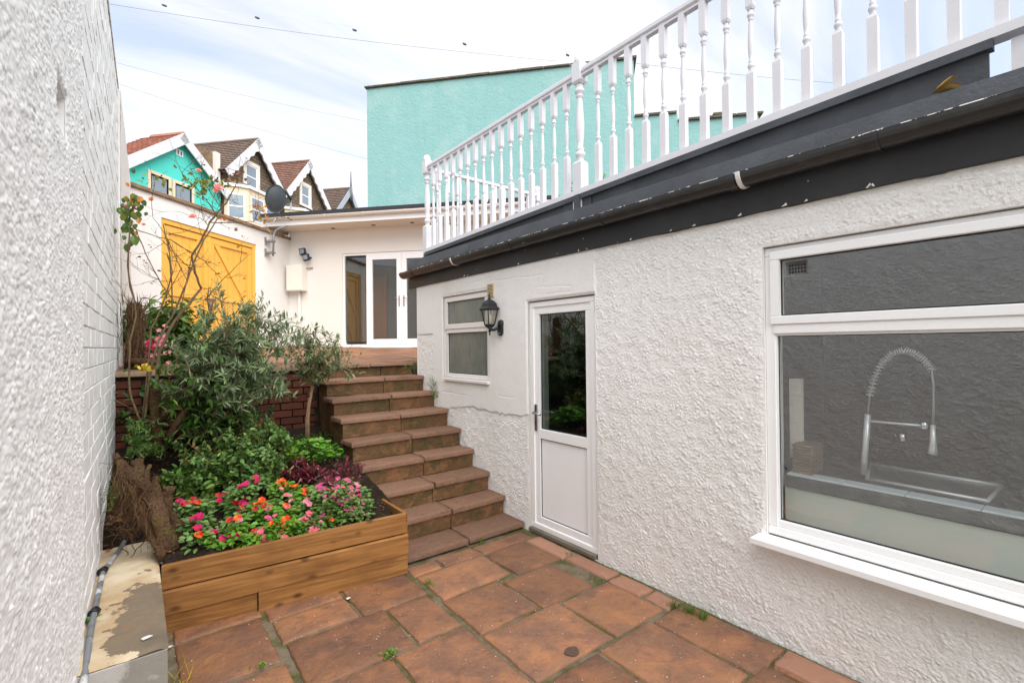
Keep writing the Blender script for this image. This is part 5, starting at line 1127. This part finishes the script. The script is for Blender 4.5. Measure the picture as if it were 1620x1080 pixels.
BM = {k: [bloom_mesh(k, .0225, 5, .3, i) for i in range(2)] for k in ('pinkpet', 'lpink', 'mag', 'orange', 'red', 'mauve')}
tocam = (E0-Vector((.9, 3.6, .5))).normalized()
z3 = lambda x, y: (240+x/4.05, 680+y/4.05)
CL = {  # plant: label, colour list [(crop x,y,colour)]
 'A': ('busy lizzie with mauve-pink flowers nearest the steps', 'roseleaf', [(1065, 365, 'mauve'), (1085, 345, 'mauve'), (1080, 390, 'mauve'), (1110, 375, 'mauve'), (1165, 385, 'lpink'), (1150, 345, 'mauve'), (1195, 310, 'mauve'), (1248, 318, 'mauve'), (1225, 365, 'pinkpet'), (1185, 360, 'mauve'), (1275, 370, 'mauve'), (1310, 345, 'lpink'), (1320, 385, 'mauve'), (1280, 400, 'lpink'), (1335, 420, 'mauve'), (1250, 410, 'pinkpet'), (1205, 450, 'mauve'), (1165, 425, 'mauve'), (1105, 420, 'mauve'), (1240, 445, 'mauve'), (1285, 460, 'pinkpet'), (1310, 490, 'mauve'), (1270, 520, 'mauve'), (1330, 515, 'lpink'), (1225, 475, 'mauve'), (1345, 450, 'pinkpet')]),
 'B': ('busy lizzie with pale pink flowers in the middle of the row', 'green', [(830, 375, 'lpink'), (1028, 395, 'lpink'), (985, 455, 'lpink'), (1000, 450, 'lpink'), (885, 420, 'lpink'), (860, 415, 'pinkpet'), (1110, 490, 'pinkpet'), (1110, 455, 'lpink'), (1135, 510, 'pinkpet'), (1015, 530, 'pinkpet'), (1010, 545, 'lpink'), (1060, 560, 'lpink'), (1095, 545, 'mauve'), (955, 570, 'lpink'), (1085, 592, 'lpink'), (1135, 560, 'orange'), (1005, 590, 'pinkpet'), (1030, 630, 'lpink'), (1050, 640, 'pinkpet'), (1020, 645, 'pinkpet')]),
 'C': ('busy lizzie with bright orange-red flowers', 'bright', [(820, 325, 'orange'), (835, 320, 'orange'), (855, 345, 'orange'), (970, 375, 'orange'), (985, 385, 'orange'), (925, 355, 'orange'), (860, 490, 'orange'), (855, 480, 'orange'), (705, 445, 'orange'), (700, 455, 'orange'), (870, 560, 'orange'), (855, 565, 'orange'), (830, 597, 'orange'), (815, 590, 'orange'), (910, 597, 'orange'), (550, 560, 'orange'), (720, 480, 'red')]),
 'D': ('busy lizzie with salmon pink flowers at the front board', 'bright', [(665, 490, 'red'), (755, 490, 'pinkpet'), (745, 505, 'lpink'), (790, 545, 'pinkpet'), (740, 560, 'mauve'), (760, 480, 'pinkpet'), (870, 640, 'pinkpet'), (860, 690, 'pinkpet'), (845, 685, 'pinkpet'), (700, 635, 'pinkpet'), (660, 640, 'red'), (690, 670, 'pinkpet'), (715, 685, 'pinkpet'), (725, 700, 'pinkpet'), (700, 655, 'pinkpet'), (555, 658, 'mag'), (490, 680, 'mag'), (690, 735, 'mag'), (400, 645, 'mag')]),
 'E': ('dark leaved plant with magenta and crimson flowers at the left', 'roseleaf', [(600, 435, 'mag'), (590, 460, 'mag'), (580, 490, 'red'), (600, 480, 'mag'), (575, 510, 'mag'), (535, 465, 'red'), (485, 400, 'mag'), (495, 408, 'mag'), (205, 465, 'red'), (190, 458, 'mag'), (220, 475, 'red'), (260, 460, 'red'), (290, 460, 'red'), (300, 470, 'orange'), (290, 555, 'mag'), (270, 565, 'mag'), (310, 560, 'mag'), (425, 415, 'red'), (435, 450, 'mag'), (300, 625, 'mag'), (295, 665, 'orange'), (680, 200, 'red'), (672, 218, 'mag'), (690, 212, 'red'), (680, 235, 'mag'), (668, 300, 'mag'), (590, 345, 'mag'), (575, 358, 'mag'), (605, 340, 'mag'), (560, 365, 'mag'), (490, 585, 'red')]),
}
for kx, (lab, lm, fl_) in CL.items():
    cx_ = sum(f[0] for f in fl_)/len(fl_); cy_ = max(f[1] for f in fl_); b0_ = onZ(*z3(cx_, cy_), .42); b0_.z = soilz(b0_.x, b0_.y)
    t = thing('busy_lizzie', lab, 'flower plant', tuple(b0_), group='bedding flowers along the timber planter'); lv = Leaves(); wb = MB()
    extra = [(x+rnd.gauss(0, 22), y+abs(rnd.gauss(0, 16)), c if rnd.random() < .7 else rnd.choice(('pinkpet', 'lpink'))) for (x, y, c) in fl_ if kx != 'E' and rnd.random() < .75]+[(x+rnd.gauss(0, 10), y+rnd.gauss(0, 10), c) for (x, y, c) in fl_ if kx == 'E' and rnd.random() < .8]
    for (x, y, c) in fl_+extra:
        px, py = z3(x, y)
        # height above the soil: march the viewing ray to the mound 12 cm above the soil
        r_ = ray(px, py); s_ = 2.5
        while s_ < 7:
            p = E0+r_*s_; hgt = (.17 if kx == 'A' else .11 if kx in 'BC' else .09)+(.10 if (kx == 'E' and y < 400) else 0)
            edge = min(1, max(.25, (p.y-3.28)/.25)); 
            if p.z < soilz(p.x, p.y)+hgt*edge: break
            s_ += .01
        if p.y < 3.355-.148*(p.x-.118)+.075 and (x, y, c) in extra: continue
        o = link('bloom', rnd.choice(BM[c]), t); o.location = p-ORG[t.name]; dirv = (tocam*.6+Vector((0, 0, .9))+rv()*.55).normalized(); q_ = dirv.to_track_quat('Z', 'Y'); o.rotation_euler = q_.to_euler(); sc_ = rnd.uniform(.75, 1.1); o.scale = (sc_,)*3
        g0 = Vector((p.x+rnd.uniform(-.03, .03), p.y+rnd.uniform(0, .05), soilz(p.x, p.y))); wb.tube([g0, p-dirv*.004], .0015, 3, False)
        for _ in range(26):
            a = rnd.uniform(0, 6.28); rr = rnd.uniform(.01, .075); pp_ = p+Vector((rr*math.cos(a), rr*math.sin(a), -rnd.uniform(.008, .07)))
            if pp_.y < 3.355-.148*(pp_.x-.118)+.06 and pp_.z < .43: continue
            lv.add(pp_, Vector((math.cos(a), math.sin(a), rnd.uniform(-.2, .6))), (Vector((0, 0, 1))+tocam*.4+rv()*.4).normalized(), rnd.uniform(.026, .048), rnd.uniform(.018, .028), 'oval', .2)
    wb.build('stems', 'green', t, kind='stuff'); lv.build('foliage', lm, t)

# ---- rose bush: traced main stems with random twigs and sparse leaves
rt = thing('rose_bush', 'tall leggy rose bush with bare stems and a few pink blooms before the yellow gates', 'rose bush', tuple(onZ(238, 690, .6)))
YR = 5.0
def tr(pts, y0=YR, y1=None):
    y1 = y1 or y0; n = len(pts)-1; return [onY(px, py, y0+(y1-y0)*i/n) for i, (px, py) in enumerate(pts)]
ST = [(tr([(243, 668), (246, 613), (252, 555), (276, 508), (300, 480), (318, 457)], 4.8, 5.2), .016, .010), (tr([(318, 457), (308, 430), (304, 405), (318, 380), (332, 352), (350, 330), (360, 318)], 5.2), .010, .007),
 (tr([(360, 318), (372, 296), (378, 272), (384, 262)], 5.2), .006, .003), (tr([(320, 545), (327, 515), (332, 498), (329, 470), (331, 455)], 5.3), .010, .005), (tr([(332, 498), (336, 485), (341, 470)], 5.3), .006, .003),
 (tr([(224, 668), (207, 630), (204, 590), (206, 540), (215, 500), (212, 470), (203, 430), (203, 390), (206, 350)], 4.7, 5.0), .008, .004), (tr([(228, 668), (236, 600), (250, 540), (272, 500), (290, 460), (304, 420), (322, 380), (345, 345), (352, 332)], 4.75, 5.1), .009, .005),
 (tr([(226, 672), (232, 600), (240, 520), (262, 470), (272, 430), (269, 400), (262, 375), (258, 355)], 4.8, 5.0), .008, .004), (tr([(272, 505), (271, 450), (270, 420), (264, 400)], 5.0), .006, .004),
 (tr([(270, 470), (250, 440), (230, 400), (218, 372), (212, 355)], 5.0), .0045, .003), (tr([(212, 362), (240, 372), (270, 380), (300, 398), (322, 412), (350, 440)], 5.0), .004, .0025),
 (tr([(262, 472), (286, 425), (262, 372), (243, 345), (240, 316)], 5.05), .0035, .002), (tr([(350, 330), (330, 300), (320, 282), (314, 272)], 5.2), .004, .002), (tr([(345, 345), (330, 320), (312, 300), (290, 280), (283, 262)], 5.2), .005, .0025),
 (tr([(352, 334), (344, 310), (345, 298)], 5.2), .004, .002), (tr([(330, 352), (375, 352), (400, 350), (412, 332)], 5.25), .005, .0025), (tr([(400, 350), (418, 343)], 5.25), .003, .002),
 (tr([(329, 470), (350, 445), (370, 425), (395, 402)], 5.3), .005, .002), (tr([(310, 430), (290, 415), (270, 395), (258, 380)], 5.2), .004, .002), (tr([(331, 358), (318, 345), (306, 345)], 5.2), .0035, .002),
 (tr([(304, 405), (290, 470), (278, 520)], 5.2), .004, .003), (tr([(244, 660), (268, 640), (290, 632), (300, 625)], 4.8, 4.7), .014, .010), (tr([(246, 665), (262, 650), (286, 622), (296, 645)], 4.8, 4.6), .012, .008), (tr([(245, 655), (270, 620), (300, 590), (316, 584)], 4.8), .005, .003),
 (tr([(228, 668), (262, 662), (300, 690)], 4.7), .004, .002), (tr([(180, 632), (215, 650), (260, 668)], 4.4, 4.8), .0035, .0025), (tr([(225, 520), (250, 500), (300, 470)], 5.0), .003, .002)]
for pth_, r0, r1 in ST:
    n_ = len(pth_)-1; fine = []
    for i in range(n_): fine += [pth_[i].lerp(pth_[i+1], k/3)+rv()*.004 for k in range(3)]
    fine.append(pth_[-1]); m_ = len(fine)-1
    MB().tube(fine, [r0+(r1-r0)*i/m_ for i in range(m_+1)], 7, jit=.08).build('stem', 'rosebark', rt)
tw = MB(); lv = Leaves(); lv2 = Leaves(); ends = []
def twig(p, d, ln, r, depth):
    pts_ = [p]; q_ = p
    for i in range(4): d = (d+rv()*.28+Vector((0, 0, .05))).normalized(); q_ = q_+d*ln/4; pts_.append(q_)
    tw.tube(pts_, [r*(1-.6*i/4) for i in range(5)], 4, False)
    if depth > 0:
        for _ in range(rnd.choice((1, 2, 2, 3))): j = rnd.randint(1, 4); twig(pts_[j], (d+rv()*.9).normalized(), ln*rnd.uniform(.4, .75), r*.6, depth-1)
    else: ends.append(pts_[-1])
for si, (pth_, r0, r1) in enumerate(ST[:20]):
    for _ in range(5 if si not in (0, 5) else 3):
        j = rnd.randint(1, len(pth_)-1); p = pth_[j-1].lerp(pth_[j], rnd.random())
        if p.z < 1.75: continue
        d = (pth_[j]-pth_[j-1]).normalized(); twig(p, (d*.5+rv()+Vector((0, 0, .3))).normalized(), rnd.uniform(.12, .34), .0024, 1 if rnd.random() < .7 else 2)
tw.build('twigs', 'rosetwig', rt, kind='stuff')
for e in ends:
    if rnd.random() < .12: leafy(lv, [e-Vector((0, 0, .03)), e], 0, 2, .03, .02, 'oval', .8, 0)
# leafy patches on top
for (px, py, n_, m_, sp) in ((300, 285, 26, lv2, 9), (345, 288, 22, lv2, 10), (325, 292, 24, lv2, 12), (262, 282, 10, lv2, 8), (370, 280, 14, lv, 8), (235, 285, 8, lv2, 8), (318, 305, 10, lv2, 10), (205, 320, 5, lv, 6)):
    for _ in range(n_):
        p = onY(px+rnd.gauss(0, sp), py+rnd.gauss(0, sp*.7), 5.2+rnd.gauss(0, .05)); lv_ = m_; lv_.add(p, rv()+Vector((0, 0, -.3)), rv(), rnd.uniform(.03, .055), rnd.uniform(.022, .034), 'oval', .3)
lv2.build('top_leaves', 'ylime', rt); lv.build('sparse_leaves', 'dryleaf', rt)
lv = Leaves()
for (px, py, n_, sp) in ((408, 330, 16, 6), (418, 345, 8, 5), (355, 345, 6, 6), (372, 375, 3, 10)):
    for _ in range(n_): lv.add(onY(px+rnd.gauss(0, sp), py+rnd.gauss(0, sp*.8), 5.25+rnd.gauss(0, .04)), rv(), rv(), rnd.uniform(.03, .05), rnd.uniform(.02, .03), 'oval', .3)
lv.build('orange_leaves', 'orangeleaf', rt)
lv = Leaves()
for (px, py, n_, sp) in ((232, 583, 14, 5), (222, 580, 6, 4), (268, 577, 8, 4)):
    for _ in range(n_): lv.add(onY(px+rnd.gauss(0, sp), py+rnd.gauss(0, sp*.5), 4.6+rnd.gauss(0, .03)), rv(), rv(), rnd.uniform(.03, .04), rnd.uniform(.02, .03), 'oval', .3)
lv.build('yellow_leaves', 'yleaf', rt)
def rose_mesh(m, s):
    V = []; F = []
    for ring, (n_, rr, zz_, tilt) in enumerate(((5, .35, .3, .9), (6, .62, .18, .6), (7, .95, 0, .25))):
        for k in range(n_):
            a = 6.2832*(k+.5*ring)/n_; d = Vector((math.cos(a), math.sin(a), 0)); sd_ = Vector((-d.y, d.x, 0)); up = Vector((0, 0, 1)); b0 = len(V); w_ = s*rr*.75
            V += [up*s*(zz_-.2), d*s*rr*.7-sd_*w_*.8+up*s*(zz_+tilt*.2), d*s*rr-sd_*w_*.45+up*s*(zz_+tilt*.45), d*s*rr*1.02+sd_*w_*.45+up*s*(zz_+tilt*.45), d*s*rr*.7+sd_*w_*.8+up*s*(zz_+tilt*.2)]; F.append((b0, b0+1, b0+2, b0+3, b0+4))
    me = bpy.data.meshes.new('rose_bloom'); me.from_pydata([tuple(v) for v in V], [], F); me.materials.append(M[m]); return me
for px, py, s_, m_ in ((345, 296, .038, 'rosepet'), (305, 343, .036, 'rosepet'), (314, 270, .028, 'peach'), (239, 315, .020, 'peach'), (227, 355, .016, 'peach'), (341, 302, .024, 'rosepet')):
    o = link('rose_bloom', rose_mesh(m_, s_), rt, label='pink rose bloom' if m_ == 'rosepet' else 'small peach rose bloom'); o.location = onY(px, py, 5.1)-ORG[rt.name]; o.rotation_euler = (Vector((-.1, -.8, .6))+rv()*.4).to_track_quat('Z', 'Y').to_euler()
# climbing leaves by the wall top
cl = thing('wall_climber', 'trailing climber with large glossy leaves hanging beside the left wall end', 'climber', tuple(onY(207, 480, 5.3)))
MB().tube(tr([(218, 490), (206, 455), (202, 420), (204, 385), (206, 355), (204, 330)], 5.3), .006, 6).build('stem', 'rosebark', cl)
k = 0
for (px, py, s_) in [(205+rnd.gauss(0, 9), 330+rnd.gauss(0, 17), rnd.uniform(.035, .06)) for _ in range(75)]+[(212, 372, .09), (213, 380, .08), (203, 385, .08), (204, 358, .07), (217, 313, .08)]:
    L1 = Leaves(); d = (Vector((rnd.uniform(-.5, .5), -.15, -.9))+rv()*.35); L1.add(Vector((0, 0, 0)), d, (Vector((-.1, -1, .5))+rv()*.5).normalized(), s_, s_*.75, 'oval', .3)
    o = L1.build('leaf', rnd.choice(('green', 'fern', 'ylime', 'fern', 'green', 'fern', 'green', 'ylime', 'fern', 'orangeleaf') if k < 75 else ('green',)), None, kind=None); o.parent = cl; o.location = onY(px, py, 5.28+rnd.gauss(0, .05))-ORG[cl.name]; k += 1
# dry fibrous palm-like trunk against the wall
ft = thing('fibrous_trunk', 'shaggy brown fibrous trunk beside the left wall at terrace level', 'trunk', tuple(onY(211, 580, 5.75)))
c0 = onY(212, 575, 5.75); MB().tube([c0+Vector((0, 0, -.1)), onY(213, 520, 5.75), onY(212, 480, 5.75)], [.075, .07, .05], 9, jit=.15).build('trunk', 'stump', ft)
lv = Leaves()
for _ in range(420): h_ = rnd.random(); p = c0.lerp(onY(212, 480, 5.75), h_)+Vector((rnd.gauss(0, .05), -abs(rnd.gauss(0, .05)), 0)); lv.add(p, Vector((rnd.gauss(0, .25), rnd.gauss(-.1, .2), 1)), rv(), rnd.uniform(.06, .16), .008, 'blade', .1)
lv.build('fibres', 'root', ft)
# begonias on the terrace edge left
bg = thing('begonia_pot_plant', 'magenta and white small-flowered plant on the terrace left behind the rose stems', 'flower plant', tuple(onY(235, 560, 5.9)))
lv = Leaves()
for _ in range(160): lv.add(onY(245+rnd.gauss(0, 14), 548+rnd.gauss(0, 11), 5.9+rnd.gauss(0, .06)), rv(), rv(), .035, .03, 'round')
lv.build('foliage', 'fern', bg)
for i in range(46):
    px, py = (233+rnd.gauss(0, 7), 547+rnd.gauss(0, 9)) if i < 26 else (257+rnd.gauss(0, 6), 545+rnd.gauss(0, 10)); o = link('bloom', rnd.choice(BM['mag' if i < 18 else 'lpink' if i < 26 else 'lpink']), bg); o.location = onY(px, py, 5.8)-ORG[bg.name]; o.rotation_euler = (R(60)+rnd.uniform(-.4, .4), rnd.uniform(-.5, .5), 0); o.scale = (1.0,)*3
lg = MB().tube(tr([(200, 571), (228, 571), (252, 573)], 5.62), .03, 8, jit=.1).build('edging_log', 'stump'); tag(lg, 'brown timber edging log lying on the retaining wall coping', 'log')

# ---- old stump and roots
sp_ = thing('tree_stump', 'gnarled mossy tree stump with cut limbs and fibrous roots at the left of the bed', 'stump', tuple(onZ(258, 868, .36)))
def limb(pts, rr, nm='limb', jit=.26):
    fine = []; fr_ = []
    for i in range(len(pts)-1):
        for k in range(4): fine.append(pts[i].lerp(pts[i+1], k/4)+rv()*.004); fr_.append(rr[i]+(rr[i+1]-rr[i])*k/4)
    fine.append(pts[-1]); fr_.append(rr[-1]); MB().tube(fine, fr_, 14, jit=jit).build(nm, 'stump', sp_)
YS = 3.62
S_ = lambda px, py, y=YS: onY(px, py, y)
limb([S_(268, 872, 3.52), S_(252, 820, 3.56), S_(240, 790), S_(222, 765), S_(200, 748), S_(188, 728, 3.7), S_(183, 718, 3.7)], [.050, .044, .040, .048, .040, .020, .012])
limb([S_(225, 770), S_(218, 748), S_(218, 729, 3.66)], [.036, .032, .030]); limb([S_(225, 770), S_(232, 748), S_(237, 736, 3.66)], [.022, .015, .010])
limb([S_(262, 868, 3.7), S_(266, 820, 3.74), S_(262, 790, 3.74), S_(266, 770, 3.74)], [.036, .030, .034, .036]); limb([S_(285, 860, 3.65), S_(278, 830, 3.68), S_(270, 812, 3.7)], [.025, .028, .02])
limb([S_(250, 800), S_(248, 775), S_(244, 755, 3.68)], [.03, .022, .018])
limb([S_(262, 885, 3.50), S_(250, 860, 3.53), S_(225, 800, 3.72), S_(205, 780, 3.75), S_(185, 800, 3.8)], [.034, .032, .034, .030, .02])
lv = Leaves()
for _ in range(1500):
    t_ = rnd.random(); p = S_(268-80*t_+rnd.gauss(0, 7), 875-130*t_+rnd.gauss(0, 9), YS-.02+rnd.uniform(-.05, .05)); lv.add(p, Vector((rnd.gauss(0, .4), rnd.gauss(-.2, .3), -1)), rv(), rnd.uniform(.03, .10), .0025, 'blade', rnd.uniform(-.5, .5))
for _ in range(900): lv.add(S_(205+rnd.gauss(0, 16), 800+rnd.gauss(0, 24), YS+.1+rnd.uniform(-.05, .05)), rv(), rv(), rnd.uniform(.03, .11), .003, 'blade', .5)
lv.build('fibrous_roots', 'root', sp_)
for i in range(16):
    a = S_(rnd.uniform(180, 290), rnd.uniform(770, 880), YS-.06); b = a+Vector((rnd.uniform(-.12, .12), rnd.uniform(-.05, .05), rnd.uniform(-.14, .02))); MB().tube(wobble(curve(a, b, rv()*.05), .006), [.004-.0004*k for k in range(7)], 5).build('root', 'stump', sp_)
ds_ = MB().lathe([(.001, 0), (.028, .002), (.030, .006), (.001, .008)], 12).build('glass_disc', 'lead'); ds_.location = onZ(262, 889, .35); tag(ds_, 'small grey glass disc lying at the stump foot beside the planter board', 'disc')

# ---- small weeds, grass and debris
def tuft(px, py, z, n, h_, label, m='grassm', sp=.02, name='grass_tuft'):
    c = onZ(px, py, z); t = thing(name, label, 'weed', tuple(c)); lv = Leaves()
    for _ in range(n): lv.add(c+Vector((rnd.gauss(0, sp), rnd.gauss(0, sp), 0)), Vector((rnd.gauss(0, .5), rnd.gauss(0, .5), 1)), rv(), h_*rnd.uniform(.5, 1.2), .004, 'blade', .5)
    lv.build('blades', m, t); return t
tuft(1090, 968, .0, 90, .055, 'grass growing along the foot of the house wall below the window', sp=.018); tuft(1112, 978, .0, 70, .06, 'grass clump beside the first at the wall foot, nearer the camera', sp=.016); tuft(1070, 960, 0, 40, .04, 'short grass at the wall foot nearer the door')
tuft(677, 926, 0, 40, .055, 'wispy grass in the joint by the planter corner', sp=.02); tuft(762, 858, 0, 26, .06, 'grass sprig below the lowest step')
tuft(1065, 958, 0, 30, .03, 'tiny moss tuft by the edging stone'); tuft(902, 878, 0, 20, .03, 'weed sprig by the door sill'); tuft(940, 872, 0, 14, .04, 'weed in the corner of the door frame')
tuft(290, 1072, 0, 14, .16, 'long yellowing grass blade beside the concrete block', 'yleaf', .03); tuft(612, 704, .56, 20, .09, 'grass blades against the step side')
def sprig(px, py, z, n, label, m='bright', s_=.022, sp=.018):
    c = onZ(px, py, z); t = thing('weed', label, 'weed', tuple(c)); lv = Leaves()
    for _ in range(n): lv.add(c+Vector((rnd.gauss(0, sp), rnd.gauss(0, sp), rnd.uniform(0, .015))), Vector((rnd.gauss(0, 1), rnd.gauss(0, 1), .6)), Vector((0, 0, 1)), s_, s_*.6, 'oval')
    lv.build('leaves', m, t)
sprig(617, 1035, 0, 22, 'small bright weed in the joint between large paving slabs'); sprig(410, 1055, 0, 12, 'tiny weed in the joint of the left slabs'); sprig(740, 806, .1, 12, 'little weed on the second step riser')
sprig(134, 988, .36, 24, 'green weed between pipe and concrete block', 'green', .03); sprig(144, 1055, .3, 18, 'green weed at the near end of the concrete block', 'green', .03); sprig(305, 870, .36, 18, 'seedling on the soil near the planter board'); sprig(296, 874, .36, 10, 'second seedling beside the planter board')
# weeds on the right step ends
for i, (px, py, z, n) in enumerate(((686, 610, 1.16, 60), (690, 625, 1.08, 50), (662, 578, 1.36, 50), (645, 580, 1.37, 40))):
    c = onZ(px, py, z) if z > 1.3 else onX(px, py, 2.66); t = thing('step_weed', ('grass hanging at the wall end of the seventh step', 'weeds trailing below the grass at the wall end of the steps', 'weeds under the terrace nosing near the wall corner', 'small weeds under the terrace nosing')[i], 'weed', tuple(c)); lv = Leaves()
    for _ in range(n): lv.add(c+Vector((rnd.gauss(0, .02), rnd.gauss(0, .03), rnd.gauss(0, .04))), Vector((rnd.gauss(-.2, .5), rnd.gauss(0, .5), .6)), rv(), rnd.uniform(.03, .08 if i < 2 else .03), .005, 'blade', .6)
    lv.build('blades', 'grassm', t)
def chip(px, py, z, s_, m, name, label, cat):
    c = onZ(px, py, z+.004); V = [Vector((math.cos(a)*s_*rnd.uniform(.5, 1.1), math.sin(a)*s_*rnd.uniform(.4, .9), 0)) for a in [k*6.283/6 for k in range(6)]]; o = MB().prism(V, (0, 0, s_*.1)).build(name, m); o.location = c; tag(o, label, cat)
chip(551, 946, 0, .018, 'pale', 'paper_scrap', 'crumpled white scrap on the slab by the planter', 'litter'); chip(905, 884, 0, .035, 'border', 'stone_chip', 'pale stone chip by the door sill', 'stone'); chip(231, 1008, .35, .022, 'pale', 'paint_flake', 'large white paint flake on the concrete block', 'paint flake')
chip(269, 1022, .0, .014, 'pale', 'stone_chip', 'white chip in the gap beside the concrete block', 'stone'); chip(170, 870, .36, .022, 'redchip', 'brick_chip', 'red brick chip by the pipe on the soil edge', 'brick chip'); chip(167, 862, .37, .018, 'redchip', 'brick_chip', 'smaller red brick chip behind the other by the wall', 'brick chip')
for i in range(170):                                   # pale specks of grit on the paving
    pass
gv = []; gf = []
for i in range(450):
    x, y = rnd.uniform(.15, 2.6), rnd.uniform(.9, 3.2); s_ = rnd.uniform(.0012, .0035); k = len(gv); gv += [(x-s_, y, .004), (x, y-s_, .004), (x+s_, y, .004), (x, y+s_, .004), (x, y, .004+s_)]; gf += [(k, k+1, k+4), (k+1, k+2, k+4), (k+2, k+3, k+4), (k+3, k, k+4)]
o = MB().add(gv, gf).build('grit', 'pale'); tag(o, 'pale grit scattered over the red paving', 'grit', kind='stuff')
st_ = onZ(905, 1030, .0045); o = MB().prism([Vector((math.cos(a)*.042*(1+.12*math.sin(3*a)), math.sin(a)*.036, 0)) for a in [k*6.283/18 for k in range(18)]], (0, 0, .0025)).build('tar_spot', mat('dark_tar_spot', (.10, .058, .04), .7, bump=[(60, .8, .006)])); o.location = st_; tag(o, 'round dark tar spot on a paving slab in the right foreground', 'tar spot')
for i in range(9): a = rnd.uniform(0, 6.28); 
# round dark stain disc in the slab
lf = thing('dry_leaf', 'curled yellow-brown dead leaf lying on the roof felt above the gutter', 'leaf', tuple(onX(1500, 140, 2.70)))
lv = Leaves(); c = onX(1478, 150, 2.69); e = onX(1516, 132, 2.71)
for k_ in range(7): lv.add(c+Vector((rnd.gauss(0, .006), rnd.gauss(0, .01), .005)), (e-c)+rv()*.03, Vector((0, -.2, 1))+rv()*.7, (e-c).length*rnd.uniform(.8, 1.15), .035, 'oval', rnd.uniform(-.3, .5), .7)
o = lv.build('blade', 'orangeleaf', lf, kind=None); o.data.materials[0] = mat('dead_leaf', (.33, .19, .07), .8, .1, island=.3)
hd = thing('rooftop_plant', 'small green plant tips showing through the balusters', 'plant', tuple(onX(955, 285, 3.2))); lv = Leaves()
for px, py in ((955, 282), (951, 284), (900, 305), (906, 300)):
    for _ in range(9): lv.add(onX(px+rnd.gauss(0, 2.5), py+rnd.gauss(0, 3), 3.2), rv(), rv(), .03, .018, 'oval')
MB().tube([onX(955, 300, 3.2), onX(955, 280, 3.2)], .003, 4).build('stem', 'green', hd); lv.build('leaves', 'ylime', hd)
